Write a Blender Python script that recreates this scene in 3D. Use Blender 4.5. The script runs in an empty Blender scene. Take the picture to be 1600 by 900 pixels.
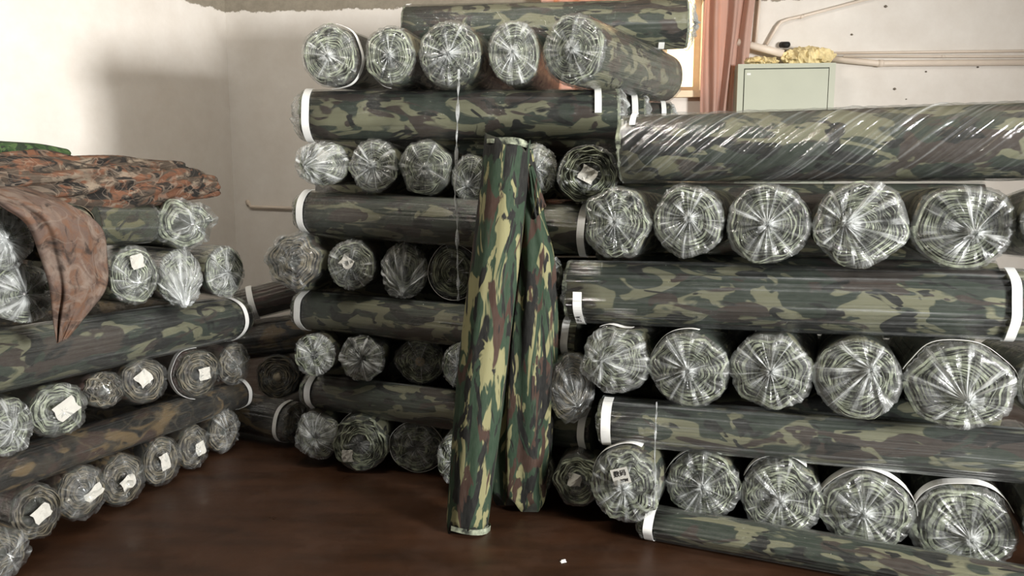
import bpy, math, random
import numpy as np
from mathutils import Vector, Matrix

S = bpy.context.scene
COL = S.collection
PI = math.pi

# ------------------------------------------------------------------ camera
CAM = Vector((0.0, 0.0, 1.30)); FPX = 1200.0; PITCH = math.radians(7.6)
cd = bpy.data.cameras.new('camera'); cd.sensor_width = 36.0; cd.lens = 36.0 * FPX / 1600.0
cd.clip_start = 0.02; cd.clip_end = 200
cam = bpy.data.objects.new('camera', cd); COL.objects.link(cam)
cam.location = CAM; cam.rotation_euler = (PI / 2 - PITCH, 0, 0)
S.camera = cam

# ------------------------------------------------------------------ world, window light, exposure
w = bpy.data.worlds.new('world'); S.world = w; w.use_nodes = True
w.node_tree.nodes['Background'].inputs[0].default_value = (1.0, 0.97, 0.94, 1)
w.node_tree.nodes['Background'].inputs[1].default_value = 0.21

def area_light(name, loc, target, sx, sy, power, color):
    l = bpy.data.lights.new(name, 'AREA'); l.shape = 'RECTANGLE'; l.size = sx; l.size_y = sy
    l.energy = power; l.color = color
    l.spread = math.radians(128)          # beam narrowed artificially to keep the right end of the back wall dimmer
    o = bpy.data.objects.new(name, l); COL.objects.link(o); o.location = loc
    o.rotation_euler = (Vector(target) - Vector(loc)).to_track_quat('-Z', 'Y').to_euler()
    return o
area_light('daylight_from_side_window', (4.12, -0.75, 1.55), (-2.5, 3.5, 1.8), 1.05, 0.8, 465, (1.0, 0.985, 0.965))

vs = S.view_settings
vs.view_transform = 'Standard'; vs.look = 'None'; vs.gamma = 1.0; vs.use_curve_mapping = False
vs.exposure = 0.0
S.display_settings.display_device = 'sRGB'
S.cycles.transparent_max_bounces = 16
S.cycles.max_bounces = 6
S.cycles.sample_clamp_indirect = 4.0

def at(px, py, Y):
    """world point at forward distance Y seen at photo pixel (px, py) (1600x900)"""
    a = (px - 800) / FPX; b = -(py - 450) / FPX
    d = Vector((a, math.cos(PITCH) + b * math.sin(PITCH), -math.sin(PITCH) + b * math.cos(PITCH)))
    return CAM + d * (Y / d.y)

# ------------------------------------------------------------------ materials
def new_mat(name):
    m = bpy.data.materials.new(name); m.use_nodes = True
    nt = m.node_tree; nt.nodes.clear()
    out = nt.nodes.new('ShaderNodeOutputMaterial')
    return m, nt, out
def N(nt, kind, **kw):
    n = nt.nodes.new(kind)
    for k, v in kw.items():
        if k in n.inputs: n.inputs[k].default_value = v
        else: setattr(n, k, v)
    return n
def L(nt, a, b): nt.links.new(a, b)
def mathn(nt, op, a, b=None, c=None):
    n = nt.nodes.new('ShaderNodeMath'); n.operation = op
    for i, v in enumerate((a, b, c)):
        if v is None: continue
        if isinstance(v, (int, float)): n.inputs[i].default_value = v
        else: nt.links.new(v, n.inputs[i])
    return n.outputs[0]
def mixc(nt, fac, a, b):
    n = nt.nodes.new('ShaderNodeMix'); n.data_type = 'RGBA'
    for s, v in ((n.inputs[0], fac), (n.inputs[6], a), (n.inputs[7], b)):
        if isinstance(v, (int, float)): s.default_value = v
        elif isinstance(v, tuple): s.default_value = v if len(v) == 4 else (*v, 1)
        else: nt.links.new(v, s)
    return n.outputs[2]
def ramp(nt, fac, lo, hi):
    n = nt.nodes.new('ShaderNodeMapRange'); n.clamp = True
    n.inputs[1].default_value = lo; n.inputs[2].default_value = hi
    nt.links.new(fac, n.inputs[0]); return n.outputs[0]
def srgb(r, g, b):
    f = lambda c: (c / 255 / 12.92) if c / 255 <= 0.04045 else ((c / 255 + 0.055) / 1.055) ** 2.4
    return (f(r), f(g), f(b))

def offset_coords(nt, scale):
    tc = nt.nodes.new('ShaderNodeTexCoord'); oi = nt.nodes.new('ShaderNodeObjectInfo')
    mp = nt.nodes.new('ShaderNodeMapping'); mp.inputs['Scale'].default_value = scale
    L(nt, tc.outputs['Object'], mp.inputs[0])
    off = mathn(nt, 'MULTIPLY', oi.outputs['Random'], 57.0)
    add = nt.nodes.new('ShaderNodeVectorMath'); add.operation = 'ADD'
    L(nt, mp.outputs[0], add.inputs[0]); L(nt, off, add.inputs[1])
    return add.outputs[0]

def camo_mat(name, base, c1, c2, c3, scale=(4.0, 9.0, 9.0), th=(0.52, 0.56, 0.58), rough=0.85, edge=0.012, detail=2.5, twigs=None):
    m, nt, out = new_mat(name)
    v = offset_coords(nt, scale)
    def blob(seed, t, dist=1.2, sc=1.0):
        ad = nt.nodes.new('ShaderNodeVectorMath'); ad.operation = 'ADD'
        L(nt, v, ad.inputs[0]); ad.inputs[1].default_value = (seed, seed * 1.7, -seed)
        n = N(nt, 'ShaderNodeTexNoise', Scale=sc, Detail=detail, Roughness=0.52, Distortion=dist)
        L(nt, ad.outputs[0], n.inputs['Vector'])
        return ramp(nt, n.outputs[0], t - edge, t + edge)
    col = mixc(nt, blob(3.1, th[0]), base, c1)
    col = mixc(nt, blob(11.7, th[1]), col, c2)
    col = mixc(nt, blob(23.3, th[2], 1.6), col, c3)
    if twigs:      # thin pale twig lines of the print
        for sd, sc_, wd_ in ((41.0, .35, .008), (57.0, .5, .007)):
            ad = nt.nodes.new('ShaderNodeVectorMath'); ad.operation = 'ADD'; L(nt, v, ad.inputs[0]); ad.inputs[1].default_value = (sd, -sd, sd * .3)
            n = N(nt, 'ShaderNodeTexNoise', Scale=sc_, Detail=1.5, Distortion=1.4); L(nt, ad.outputs[0], n.inputs['Vector'])
            ln = mathn(nt, 'ABSOLUTE', mathn(nt, 'SUBTRACT', n.outputs[0], 0.5))
            col = mixc(nt, mathn(nt, 'MULTIPLY', mathn(nt, 'LESS_THAN', ln, wd_), 0.34), col, twigs)
    # fine cloth weave tone
    wv = N(nt, 'ShaderNodeTexNoise', Scale=9.0, Detail=3.0)
    L(nt, v, wv.inputs['Vector'])
    tone = ramp(nt, wv.outputs[0], 0.25, 0.8)
    col = mixc(nt, mathn(nt, 'MULTIPLY', tone, 0.05), col, (0.30, 0.30, 0.26))
    p = N(nt, 'ShaderNodeBsdfPrincipled', Roughness=rough)
    p.inputs['Specular IOR Level'].default_value = 0.25
    L(nt, col, p.inputs['Base Color'])
    b = N(nt, 'ShaderNodeBump', Strength=0.25, Distance=0.004); L(nt, wv.outputs[0], b.inputs['Height'])
    L(nt, b.outputs[0], p.inputs['Normal'])
    L(nt, p.outputs[0], out.inputs[0]); return m

KHAKI = srgb(146, 143, 106); GREEN = srgb(38, 46, 38); BROWN = srgb(50, 42, 37); BLACK = srgb(17, 18, 17)
M = {}
M['woodland'] = camo_mat('woodland_camouflage', GREEN, srgb(100, 99, 79), BROWN, BLACK)
M['woodland_bare'] = camo_mat('woodland_camouflage_bare', srgb(34, 51, 36), srgb(118, 115, 82), srgb(54, 37, 29), srgb(15, 15, 14),
                              scale=(3.2, 12.0, 12.0), th=(0.535, 0.575, 0.54), detail=3.5)
M['leaf'] = camo_mat('leaf_print_brown', srgb(62, 52, 43), srgb(92, 60, 42), srgb(112, 100, 86), srgb(20, 17, 15),
                     scale=(8, 16, 16), th=(0.50, 0.60, 0.55), edge=0.05, detail=4.0, twigs=srgb(128, 114, 100))
M['leafpale'] = camo_mat('leaf_print_pale', srgb(84, 68, 60), srgb(92, 66, 50), srgb(106, 92, 82), srgb(44, 34, 29),
                     scale=(7, 13, 13), th=(0.52, 0.56, 0.60), edge=0.08, detail=4.0, twigs=srgb(110, 98, 88))
M['leafdark'] = camo_mat('leaf_print_dark', srgb(46, 40, 32), srgb(92, 76, 52), srgb(54, 39, 32), srgb(19, 18, 16),
                         scale=(4.5, 9, 9), th=(0.52, 0.57, 0.53), edge=0.03, twigs=srgb(84, 74, 58))
M['maroon'] = camo_mat('maroon_brown_print', srgb(56, 42, 38), srgb(74, 54, 50), srgb(48, 42, 34), srgb(26, 22, 20), th=(0.55, 0.55, 0.55))
M['leafgreen'] = camo_mat('green_leaf_print', srgb(40, 62, 30), srgb(60, 80, 44), srgb(28, 42, 25), srgb(26, 34, 22), scale=(14, 20, 20))
M['digital'] = camo_mat('bright_camouflage', srgb(46, 50, 38), srgb(84, 82, 58), srgb(38, 34, 26), srgb(26, 27, 24), scale=(7, 12, 12))

def plain(name, col, rough=0.7, metal=0.0, var=0.08, nscale=30.0, bump=0.0, spec=0.4):
    m, nt, out = new_mat(name)
    tc = nt.nodes.new('ShaderNodeTexCoord')
    n = N(nt, 'ShaderNodeTexNoise', Scale=nscale, Detail=4.0); L(nt, tc.outputs['Object'], n.inputs['Vector'])
    c = mixc(nt, ramp(nt, n.outputs[0], 0.3, 0.7), tuple(x * (1 - var) for x in col), tuple(min(1, x * (1 + var)) for x in col))
    p = N(nt, 'ShaderNodeBsdfPrincipled', Roughness=rough, Metallic=metal)
    p.inputs['Specular IOR Level'].default_value = spec
    L(nt, c, p.inputs['Base Color'])
    if bump:
        b = N(nt, 'ShaderNodeBump', Strength=bump, Distance=0.01); L(nt, n.outputs[0], b.inputs['Height']); L(nt, b.outputs[0], p.inputs['Normal'])
    L(nt, p.outputs[0], out.inputs[0]); return m

M['paper'] = plain('white_paper', srgb(226, 226, 222), 0.8, var=0.03)
M['label'] = plain('label_paper', srgb(178, 176, 168), 0.85, var=0.04)
M['ink'] = plain('black_ink', (0.012, 0.012, 0.012), 0.6)
M['core'] = plain('cardboard_core', srgb(150, 140, 120), 0.9)
M['dark'] = plain('dark_fabric_core', srgb(44, 46, 38), 0.95, var=0.4, nscale=40)
M['floor'] = None

def edge_mat(name, a, b):
    m, nt, out = new_mat(name)
    v = offset_coords(nt, (24, 24, 24))
    n = N(nt, 'ShaderNodeTexNoise', Scale=1.0, Detail=3.0, Roughness=0.65); L(nt, v, n.inputs['Vector'])
    c = mixc(nt, ramp(nt, n.outputs[0], 0.36, 0.64), a, b)
    p = N(nt, 'ShaderNodeBsdfPrincipled', Roughness=0.9); L(nt, c, p.inputs['Base Color'])
    L(nt, p.outputs[0], out.inputs[0]); return m
M['edge'] = edge_mat('pale_cloth_edge', srgb(38, 42, 34), srgb(152, 158, 136))
M['edgebrown'] = edge_mat('brown_cloth_edge', srgb(36, 31, 26), srgb(104, 96, 78))

def film_mat(name, streak=1.0, gloss=1.0, rough=0.13, bump=0.5, tint=(0.95, 0.96, 0.955)):
    m, nt, out = new_mat(name)
    tc = nt.nodes.new('ShaderNodeTexCoord'); oi = nt.nodes.new('ShaderNodeObjectInfo')
    att = nt.nodes.new('ShaderNodeAttribute'); att.attribute_name = 'milk'
    pol = nt.nodes.new('ShaderNodeAttribute'); pol.attribute_name = 'fold'   # folds run radially on the end, lengthwise on the sleeve
    off = mathn(nt, 'MULTIPLY', oi.outputs['Random'], 91.0)
    ad = nt.nodes.new('ShaderNodeVectorMath'); ad.operation = 'ADD'
    L(nt, pol.outputs['Vector'], ad.inputs[0]); L(nt, off, ad.inputs[1])
    n1 = N(nt, 'ShaderNodeTexNoise', Scale=7.0, Detail=3.5, Roughness=0.65); L(nt, ad.outputs[0], n1.inputs['Vector'])
    n2 = N(nt, 'ShaderNodeTexNoise', Scale=26.0, Detail=3.0, Roughness=0.6, Distortion=0.8); L(nt, tc.outputs['Object'], n2.inputs['Vector'])
    st = ramp(nt, n1.outputs[0], 0.52, 0.72)
    crk = ramp(nt, n2.outputs[0], 0.35, 0.75)
    f = mathn(nt, 'MULTIPLY', att.outputs['Fac'], mathn(nt, 'ADD', 0.35, mathn(nt, 'ADD', mathn(nt, 'MULTIPLY', st, 1.5 * streak), mathn(nt, 'MULTIPLY', crk, 0.5))))
    f = mathn(nt, 'ADD', f, mathn(nt, 'MULTIPLY', ramp(nt, n1.outputs[0], 0.66, 0.74), 0.16))
    f = mathn(nt, 'MINIMUM', f, 0.93)
    hsum = mathn(nt, 'ADD', n1.outputs[0], mathn(nt, 'MULTIPLY', n2.outputs[0], 0.7))
    b = N(nt, 'ShaderNodeBump', Strength=bump, Distance=0.012); L(nt, hsum, b.inputs['Height'])
    tr = N(nt, 'ShaderNodeBsdfTransparent', Color=(*tint, 1))
    gl = N(nt, 'ShaderNodeBsdfGlossy', Roughness=rough, Color=(1, 1, 1, 1)); L(nt, b.outputs[0], gl.inputs['Normal'])
    fr = N(nt, 'ShaderNodeFresnel', IOR=1.42); L(nt, b.outputs[0], fr.inputs['Normal'])
    mx = nt.nodes.new('ShaderNodeMixShader')
    L(nt, mathn(nt, 'MINIMUM', mathn(nt, 'MULTIPLY', fr.outputs[0], 0.85 * gloss), 0.26), mx.inputs[0])
    L(nt, tr.outputs[0], mx.inputs[1]); L(nt, gl.outputs[0], mx.inputs[2])
    df = N(nt, 'ShaderNodeBsdfPrincipled', Roughness=0.3); df.inputs['Base Color'].default_value = (0.62, 0.64, 0.63, 1)
    L(nt, b.outputs[0], df.inputs['Normal'])
    tl = N(nt, 'ShaderNodeBsdfTranslucent', Color=(0.6, 0.62, 0.61, 1))
    mm = nt.nodes.new('ShaderNodeMixShader'); mm.inputs[0].default_value = 0.3
    L(nt, df.outputs[0], mm.inputs[1]); L(nt, tl.outputs[0], mm.inputs[2])
    fin = nt.nodes.new('ShaderNodeMixShader'); L(nt, f, fin.inputs[0])
    L(nt, mx.outputs[0], fin.inputs[1]); L(nt, mm.outputs[0], fin.inputs[2])
    L(nt, fin.outputs[0], out.inputs[0]); return m
M['film'] = film_mat('clear_plastic_film')
M['film_shiny'] = film_mat('taut_shiny_plastic_film', gloss=1.5, rough=0.10, bump=0.3)

def wall_mat():
    m, nt, out = new_mat('painted_wall')
    tc = nt.nodes.new('ShaderNodeTexCoord'); sep = nt.nodes.new('ShaderNodeSeparateXYZ'); L(nt, tc.outputs['Object'], sep.inputs[0])
    n = N(nt, 'ShaderNodeTexNoise', Scale=3.5, Detail=6.0, Roughness=0.7); L(nt, tc.outputs['Object'], n.inputs['Vector'])
    n2 = N(nt, 'ShaderNodeTexNoise', Scale=9.0, Detail=5.0, Roughness=0.75); L(nt, tc.outputs['Object'], n2.inputs['Vector'])
    white = mixc(nt, ramp(nt, n.outputs[0], 0.3, 0.75), srgb(226, 221, 213), srgb(212, 205, 195))
    sp = ramp(nt, n2.outputs[0], 0.70, 0.80)
    white = mixc(nt, mathn(nt, 'MULTIPLY', sp, 0.35), white, srgb(170, 160, 150))
    grey = mixc(nt, ramp(nt, n2.outputs[0], 0.3, 0.7), srgb(120, 112, 98), srgb(146, 138, 122))
    hz = mathn(nt, 'ADD', sep.outputs[2], mathn(nt, 'MULTIPLY', mathn(nt, 'SUBTRACT', n2.outputs[0], 0.5), 0.10))
    c = mixc(nt, ramp(nt, hz, ZGREY - 0.004, ZGREY + 0.004), white, grey)
    p = N(nt, 'ShaderNodeBsdfPrincipled', Roughness=0.85); L(nt, c, p.inputs['Base Color'])
    b = N(nt, 'ShaderNodeBump', Strength=0.12, Distance=0.01); L(nt, n2.outputs[0], b.inputs['Height']); L(nt, b.outputs[0], p.inputs['Normal'])
    L(nt, p.outputs[0], out.inputs[0]); return m
ZGREY = at(365, 22, 6.0).z + 0.012
M['wall'] = wall_mat()
def floor_mat():
    m, nt, out = new_mat('brown_floor')
    tc = nt.nodes.new('ShaderNodeTexCoord'); mp = N(nt, 'ShaderNodeMapping'); mp.inputs['Scale'].default_value = (1.2, 5.0, 1)
    mp.inputs['Rotation'].default_value = (0, 0, 0.25)
    L(nt, tc.outputs['Object'], mp.inputs[0])
    n = N(nt, 'ShaderNodeTexNoise', Scale=2.0, Detail=6.0, Roughness=0.65); L(nt, mp.outputs[0], n.inputs['Vector'])
    n2 = N(nt, 'ShaderNodeTexNoise', Scale=5.0, Detail=8.0, Roughness=0.7); L(nt, tc.outputs['Object'], n2.inputs['Vector'])
    c = mixc(nt, ramp(nt, n.outputs[0], 0.3, 0.7), srgb(38, 24, 15), srgb(60, 38, 24))
    c = mixc(nt, mathn(nt, 'MULTIPLY', ramp(nt, n2.outputs[0], 0.5, 0.75), 0.5), c, srgb(62, 41, 28))
    p = N(nt, 'ShaderNodeBsdfPrincipled'); L(nt, c, p.inputs['Base Color'])
    L(nt, ramp(nt, n2.outputs[0], 0.0, 1.2), p.inputs['Roughness'])
    p.inputs['Specular IOR Level'].default_value = 0.35
    b = N(nt, 'ShaderNodeBump', Strength=0.1, Distance=0.01); L(nt, n2.outputs[0], b.inputs['Height']); L(nt, b.outputs[0], p.inputs['Normal'])
    L(nt, p.outputs[0], out.inputs[0]); return m
M['floor'] = floor_mat()
M['cabinet'] = plain('sage_enamel_metal', srgb(174, 177, 158), 0.45, var=0.03, nscale=5)
M['cabinet_gap'] = plain('dark_gap', srgb(70, 76, 66), 0.7)
M['pvc'] = plain('cream_plastic_pipe', srgb(220, 206, 190), 0.45, var=0.04, nscale=12)
M['foam'] = plain('yellow_foam', srgb(224, 206, 156), 0.9, var=0.2, nscale=14, bump=0.6)
M['black'] = plain('black_rubber', (0.01, 0.01, 0.01), 0.7)
M['metalgrey'] = plain('grey_metal', srgb(120, 112, 100), 0.5, metal=0.4)
M['framewood'] = plain('cream_window_frame', srgb(224, 206, 176), 0.6, var=0.05)
def curtain_mat():
    m, nt, out = new_mat('pink_curtain')
    tc = nt.nodes.new('ShaderNodeTexCoord')
    n = N(nt, 'ShaderNodeTexNoise', Scale=5.0, Detail=4.0); L(nt, tc.outputs['Object'], n.inputs['Vector'])
    c = mixc(nt, n.outputs[0], srgb(192, 160, 146), srgb(214, 188, 176))
    d = N(nt, 'ShaderNodeBsdfDiffuse'); L(nt, c, d.inputs[0])
    t = N(nt, 'ShaderNodeBsdfTranslucent', Color=(*srgb(230, 186, 150), 1))
    x = nt.nodes.new('ShaderNodeMixShader'); x.inputs[0].default_value = 0.42
    L(nt, d.outputs[0], x.inputs[1]); L(nt, t.outputs[0], x.inputs[2]); L(nt, x.outputs[0], out.inputs[0]); return m
M['curtain'] = curtain_mat()
def emit_mat(name, col, s):
    m, nt, out = new_mat(name)
    e = N(nt, 'ShaderNodeEmission', Color=(*col, 1), Strength=s); L(nt, e.outputs[0], out.inputs[0]); return m
M['pane'] = emit_mat('sunlit_window_pane', (1.0, 0.74, 0.40), 6.0)
M['pane_day'] = emit_mat('daylit_pane', (1.0, 0.97, 0.92), 2.0)

M['tube'] = emit_mat('fluorescent_tube', (1.0, 0.95, 0.88), 6.0)

# ------------------------------------------------------------------ mesh helpers
def mesh_obj(name, verts, faces, mat, parent=None, smooth=True, attrs=None, mats=None, midx=None):
    me = bpy.data.meshes.new(name)
    me.from_pydata([tuple(v) for v in np.asarray(verts, float).tolist()], [], faces)
    if smooth: me.polygons.foreach_set('use_smooth', [True] * len(me.polygons))
    if attrs:
        for k, (typ, arr) in attrs.items():
            a = me.attributes.new(k, typ, 'POINT')
            a.data.foreach_set('vector' if typ == 'FLOAT_VECTOR' else 'value', np.asarray(arr, np.float32).ravel())
    me.materials.append(M[mat] if isinstance(mat, str) else mat)
    for x in (mats or []): me.materials.append(M[x])
    if midx is not None: me.polygons.foreach_set('material_index', midx)
    me.update()
    o = bpy.data.objects.new(name, me); COL.objects.link(o)
    if parent is not None: o.parent = parent
    return o
def grid_faces(nr, nt, closed=True, flip=False):
    f = []
    for i in range(nr - 1):
        for j in range(nt if closed else nt - 1):
            j2 = (j + 1) % nt
            q = (i * nt + j, i * nt + j2, (i + 1) * nt + j2, (i + 1) * nt + j)
            f.append(q[::-1] if flip else q)
    return f
def empty(name, label, cat, mw, group=None):
    o = bpy.data.objects.new(name, None); COL.objects.link(o); o.empty_display_size = 0.05
    o.matrix_world = mw; o['label'] = label; o['category'] = cat
    if group: o['group'] = group
    return o
def tag(o, label, cat, group=None):
    o['label'] = label; o['category'] = cat
    if group: o['group'] = group
    return o
def struct(o): o['kind'] = 'structure'; return o
class MB:
    def __init__(s): s.v = []; s.f = []
    def box(s, lo, hi, mtx=None):
        x0, y0, z0 = lo; x1, y1, z1 = hi; b = len(s.v)
        p = [(x0, y0, z0), (x1, y0, z0), (x1, y1, z0), (x0, y1, z0), (x0, y0, z1), (x1, y0, z1), (x1, y1, z1), (x0, y1, z1)]
        s.v += [tuple(mtx @ Vector(q)) if mtx else q for q in p]
        s.f += [tuple(b + i for i in q) for q in ((0, 3, 2, 1), (4, 5, 6, 7), (0, 1, 5, 4), (1, 2, 6, 5), (2, 3, 7, 6), (3, 0, 4, 7))]
        return s
    def tube(s, pts, r, n=12, cap=True):
        pts = [Vector(p) for p in pts]; b = len(s.v)
        for i, p in enumerate(pts):
            t = (pts[min(i + 1, len(pts) - 1)] - pts[max(i - 1, 0)]).normalized()
            u = t.orthogonal().normalized() if i == 0 else (u - t * u.dot(t)).normalized()
            v = t.cross(u); rr = r[i] if isinstance(r, (list, tuple)) else r
            for k in range(n):
                a = 2 * PI * k / n; s.v.append(tuple(p + (u * math.cos(a) + v * math.sin(a)) * rr))
        for i in range(len(pts) - 1):
            for k in range(n):
                k2 = (k + 1) % n; s.f.append((b + i * n + k, b + i * n + k2, b + (i + 1) * n + k2, b + (i + 1) * n + k))
        if cap:
            s.f.append(tuple(b + k for k in range(n))[::-1]); s.f.append(tuple(b + (len(pts) - 1) * n + k for k in range(n)))
        return s
    def build(s, name, mat, parent=None, smooth=False): return mesh_obj(name, s.v, s.f, mat, parent, smooth)

def sines(rng, ks, amp):
    ph = rng.uniform(0, 2 * PI, len(ks)); a = rng.normal(0, 1, len(ks)) * amp
    return lambda th, sh=0.0: sum(a[i] * np.sin(k * th + ph[i] + k * sh * 0.0 + sh * (1 + 0.13 * k)) for i, k in enumerate(ks))

def ridged(rng, k, n=10):
    D = rng.normal(0, 1, (n, 3)); D /= np.linalg.norm(D, axis=1)[:, None]; D *= k * rng.uniform(.5, 1.6, n)[:, None]; ph = rng.uniform(0, 2 * PI, n)
    return lambda p: np.mean(np.abs(np.sin(p @ D.T + ph)), axis=1) * 2 - 1.27

# ------------------------------------------------------------------ the room
B0 = Vector((at(365, 300, 6.0).x, 6.0, 0)); BD = Vector((math.cos(math.radians(5.5)), -math.sin(math.radians(5.5)), 0))
LD = Vector((-math.sin(math.radians(21)), -math.cos(math.radians(21)), 0))
HC = 3.5
def frame(origin, xdir):
    x = xdir.normalized(); z = Vector((0, 0, 1)); y = z.cross(x)
    m = Matrix((x, y, z)).transposed().to_4x4(); m.translation = origin; return m
def on_back(px, py):
    """(t, z) along the back wall for a photo pixel"""
    u = (px - 800) / FPX; d = at(px, py, 1.0) - CAM
    t = (B0.x * d.y - B0.y * d.x) / (BD.y * d.x - BD.x * d.y)
    Y = B0.y + BD.y * t
    return t, at(px, py, Y).z
BM = frame(B0, BD)            # back wall frame: x along the wall, y into the wall, z up
W0, WZ0 = on_back(858, 140)[0], on_back(1070, 143)[1]; W1 = on_back(1096, 100)[0]; WZ1 = 3.1
mb = MB()
mb.box((-0.15, 0, 0), (W0, 0.2, HC)); mb.box((W1, 0, 0), (6.6, 0.2, HC)); mb.box((W0, 0, 0), (W1, 0.2, WZ0)); mb.box((W0, 0, WZ1), (W1, 0.2, HC))
o = struct(mb.build('wall_back', 'wall')); o.matrix_world = BM
LM = frame(B0, LD)            # left wall: x towards the camera side, y points out of the room?
mb = MB(); mb.box((-0.1, -0.2, 0), (10.5, 0.0, HC)); o = struct(mb.build('wall_left', 'wall')); o.matrix_world = LM
XR = 4.25
mb = MB()
wy0, wy1, wz0, wz1 = -1.35, -0.15, 1.08, 2.02
mb.box((XR, -4.5, 0), (XR + 0.2, wy0, HC)); mb.box((XR, wy1, 0), (XR + 0.2, 5.6, HC)); mb.box((XR, wy0, 0), (XR + 0.2, wy1, wz0)); mb.box((XR, wy0, wz1), (XR + 0.2, wy1, HC))
struct(mb.build('wall_right', 'wall'))
mb = MB(); mb.box((-7.5, -4.5, -0.1), (5.0, 7.0, 0.0)); struct(mb.build('floor', 'floor'))
mb = MB(); mb.box((-7.5, -4.5, HC), (5.0, 7.0, HC + 0.1)); struct(mb.build('ceiling', 'wall'))
# side window (behind and beside the photographer)
wn = bpy.data.objects.new('window_2', None); COL.objects.link(wn); wn['kind'] = 'structure'
mb = MB()
for a, b in (((XR, wy0, wz0), (XR + .06, wy1, wz0 + .05)), ((XR, wy0, wz1 - .05), (XR + .06, wy1, wz1)), ((XR, wy0, wz0), (XR + .06, wy0 + .05, wz1)), ((XR, wy1 - .05, wz0), (XR + .06, wy1, wz1))): mb.box(a, b)
mb.build('window_frame', 'framewood', wn)
MB().box((XR + .08, wy0, wz0), (XR + .09, wy1, wz1)).build('pane', 'pane_day', wn)
# lit window in the back wall
wn = bpy.data.objects.new('window_1', None); COL.objects.link(wn); wn.matrix_world = BM; wn['kind'] = 'structure'
mb = MB(); t = 0.045
for a, b in (((W0, .09, WZ0), (W1, .14, WZ0 + t)), ((W0, .09, WZ1 - t), (W1, .14, WZ1)), ((W0, .09, WZ0 + t), (W0 + t, .14, WZ1 - t)), ((W1 - t, .09, WZ0 + t), (W1, .14, WZ1 - t)), (((W0 + W1) / 2 - .02, .09, WZ0 + t), ((W0 + W1) / 2 + .02, .14, WZ1 - t))): mb.box(a, b)
mb.build('window_frame', 'framewood', wn)
for k in range(2):
    xa = W0 + t + k * ((W1 - W0) / 2 - .025); xb = xa + (W1 - W0) / 2 - .065
    MB().box((xa, .115, WZ0 + t), (xb, .125, WZ1 - t)).build('pane', 'pane', wn)
MB().box((W0 - .05, -.06, WZ0 - .045), (W1 + .05, .09, WZ0)).build('window_sill', 'framewood', wn)

# fluorescent batten on the ceiling, above the frame
def ceiling_lamp(label, x, y, z, power):
    root = empty('ceiling_lamp', label, 'lamp', Matrix.Translation((x, y, z)))
    MB().box((-.62, -.05, .0), (.62, .05, .06)).box((-.62, -.02, .06), (-.58, .02, HC - z)).box((.58, -.02, .06), (.62, .02, HC - z)).build('housing', 'cabinet', root)
    tb = MB().tube([(-.6, 0, -.025), (.6, 0, -.025)], .014, 12).build('tube', 'tube', root, True)
    for k in (-.4, 0, .4):
        l = bpy.data.lights.new('tube_light', 'POINT'); l.energy = power / 3; l.color = (1.0, 0.96, 0.91); l.shadow_soft_size = 0.12
        o = bpy.data.objects.new('tube_light', l); COL.objects.link(o); o.parent = root; o.location = (k, 0, -.17)
ceiling_lamp('white fluorescent batten lamp fixed under the ceiling', -0.55, 2.55, 3.36, 140)

# curtains: pleated cloth hanging in front of the window
def curtain(label, t0, t1, tb0, tb1, z1, z0, seed, ampl, ydep=-0.13, npl=5):
    rng = np.random.default_rng(seed); nu, nv = 70, 26; V = []
    s1 = rng.uniform(0, 6)
    for i in range(nv):
        q = i / (nv - 1); z = z1 + (z0 - z1) * q
        for j in range(nu):
            p = j / (nu - 1); x = (t0 + (t1 - t0) * p) * (1 - q) + (tb0 + (tb1 - tb0) * p) * q
            y = ydep + ampl * (math.sin(p * npl * 2 * PI + s1 + q * .7) + .4 * math.sin(p * npl * 4.3 * PI + 1.3 * s1 - q * 1.5))
            V.append((x + 0.01 * math.sin(q * 7 + p * 9), y, z))
    o = mesh_obj('curtain', V, grid_faces(nv, nu, False), 'curtain'); o.matrix_world = BM
    md = o.modifiers.new('thick', 'SOLIDIFY'); md.thickness = 0.003
    return tag(o, label, 'curtain', 'window curtains')
tR0 = on_back(1094, 60)[0]; tR1 = on_back(1178, 0)[0]; tRb = on_back(1140, 170)[0]
curtain('dusty pink curtain pulled aside between the glowing window and the green cabinet', tR0 - .01, tR1 + .05, tR0 + .01, tRb + .01, 3.2, 1.35, 4, 0.028, npl=3)
tL0 = on_back(846, 10)[0]; tL1 = on_back(1046, 10)[0]
curtain('backlit orange pink curtain hanging behind the topmost long roll', tL0, tL1, tL0, tL1 - .05, 3.2, 1.6, 7, 0.03, npl=6)

# ------------------------------------------------------------------ fabric rolls
BAND_W = 0.030
def axes(P0, P1):
    x = (P1 - P0).normalized(); z = Vector((0, 0, 1)); y = z.cross(x).normalized(); z = x.cross(y)
    m = Matrix((x, y, z)).transposed().to_4x4(); m.translation = P0; return m, (P1 - P0).length

def profile(rng, ry, rz, lump=0.02):
    f = sines(rng, [2, 3, 4, 5, 7], lump * 0.55)
    def c(th, sh=0.0):
        k = 1 + f(th, sh); return ry * k * np.cos(th), rz * k * np.sin(th)
    return c

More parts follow.
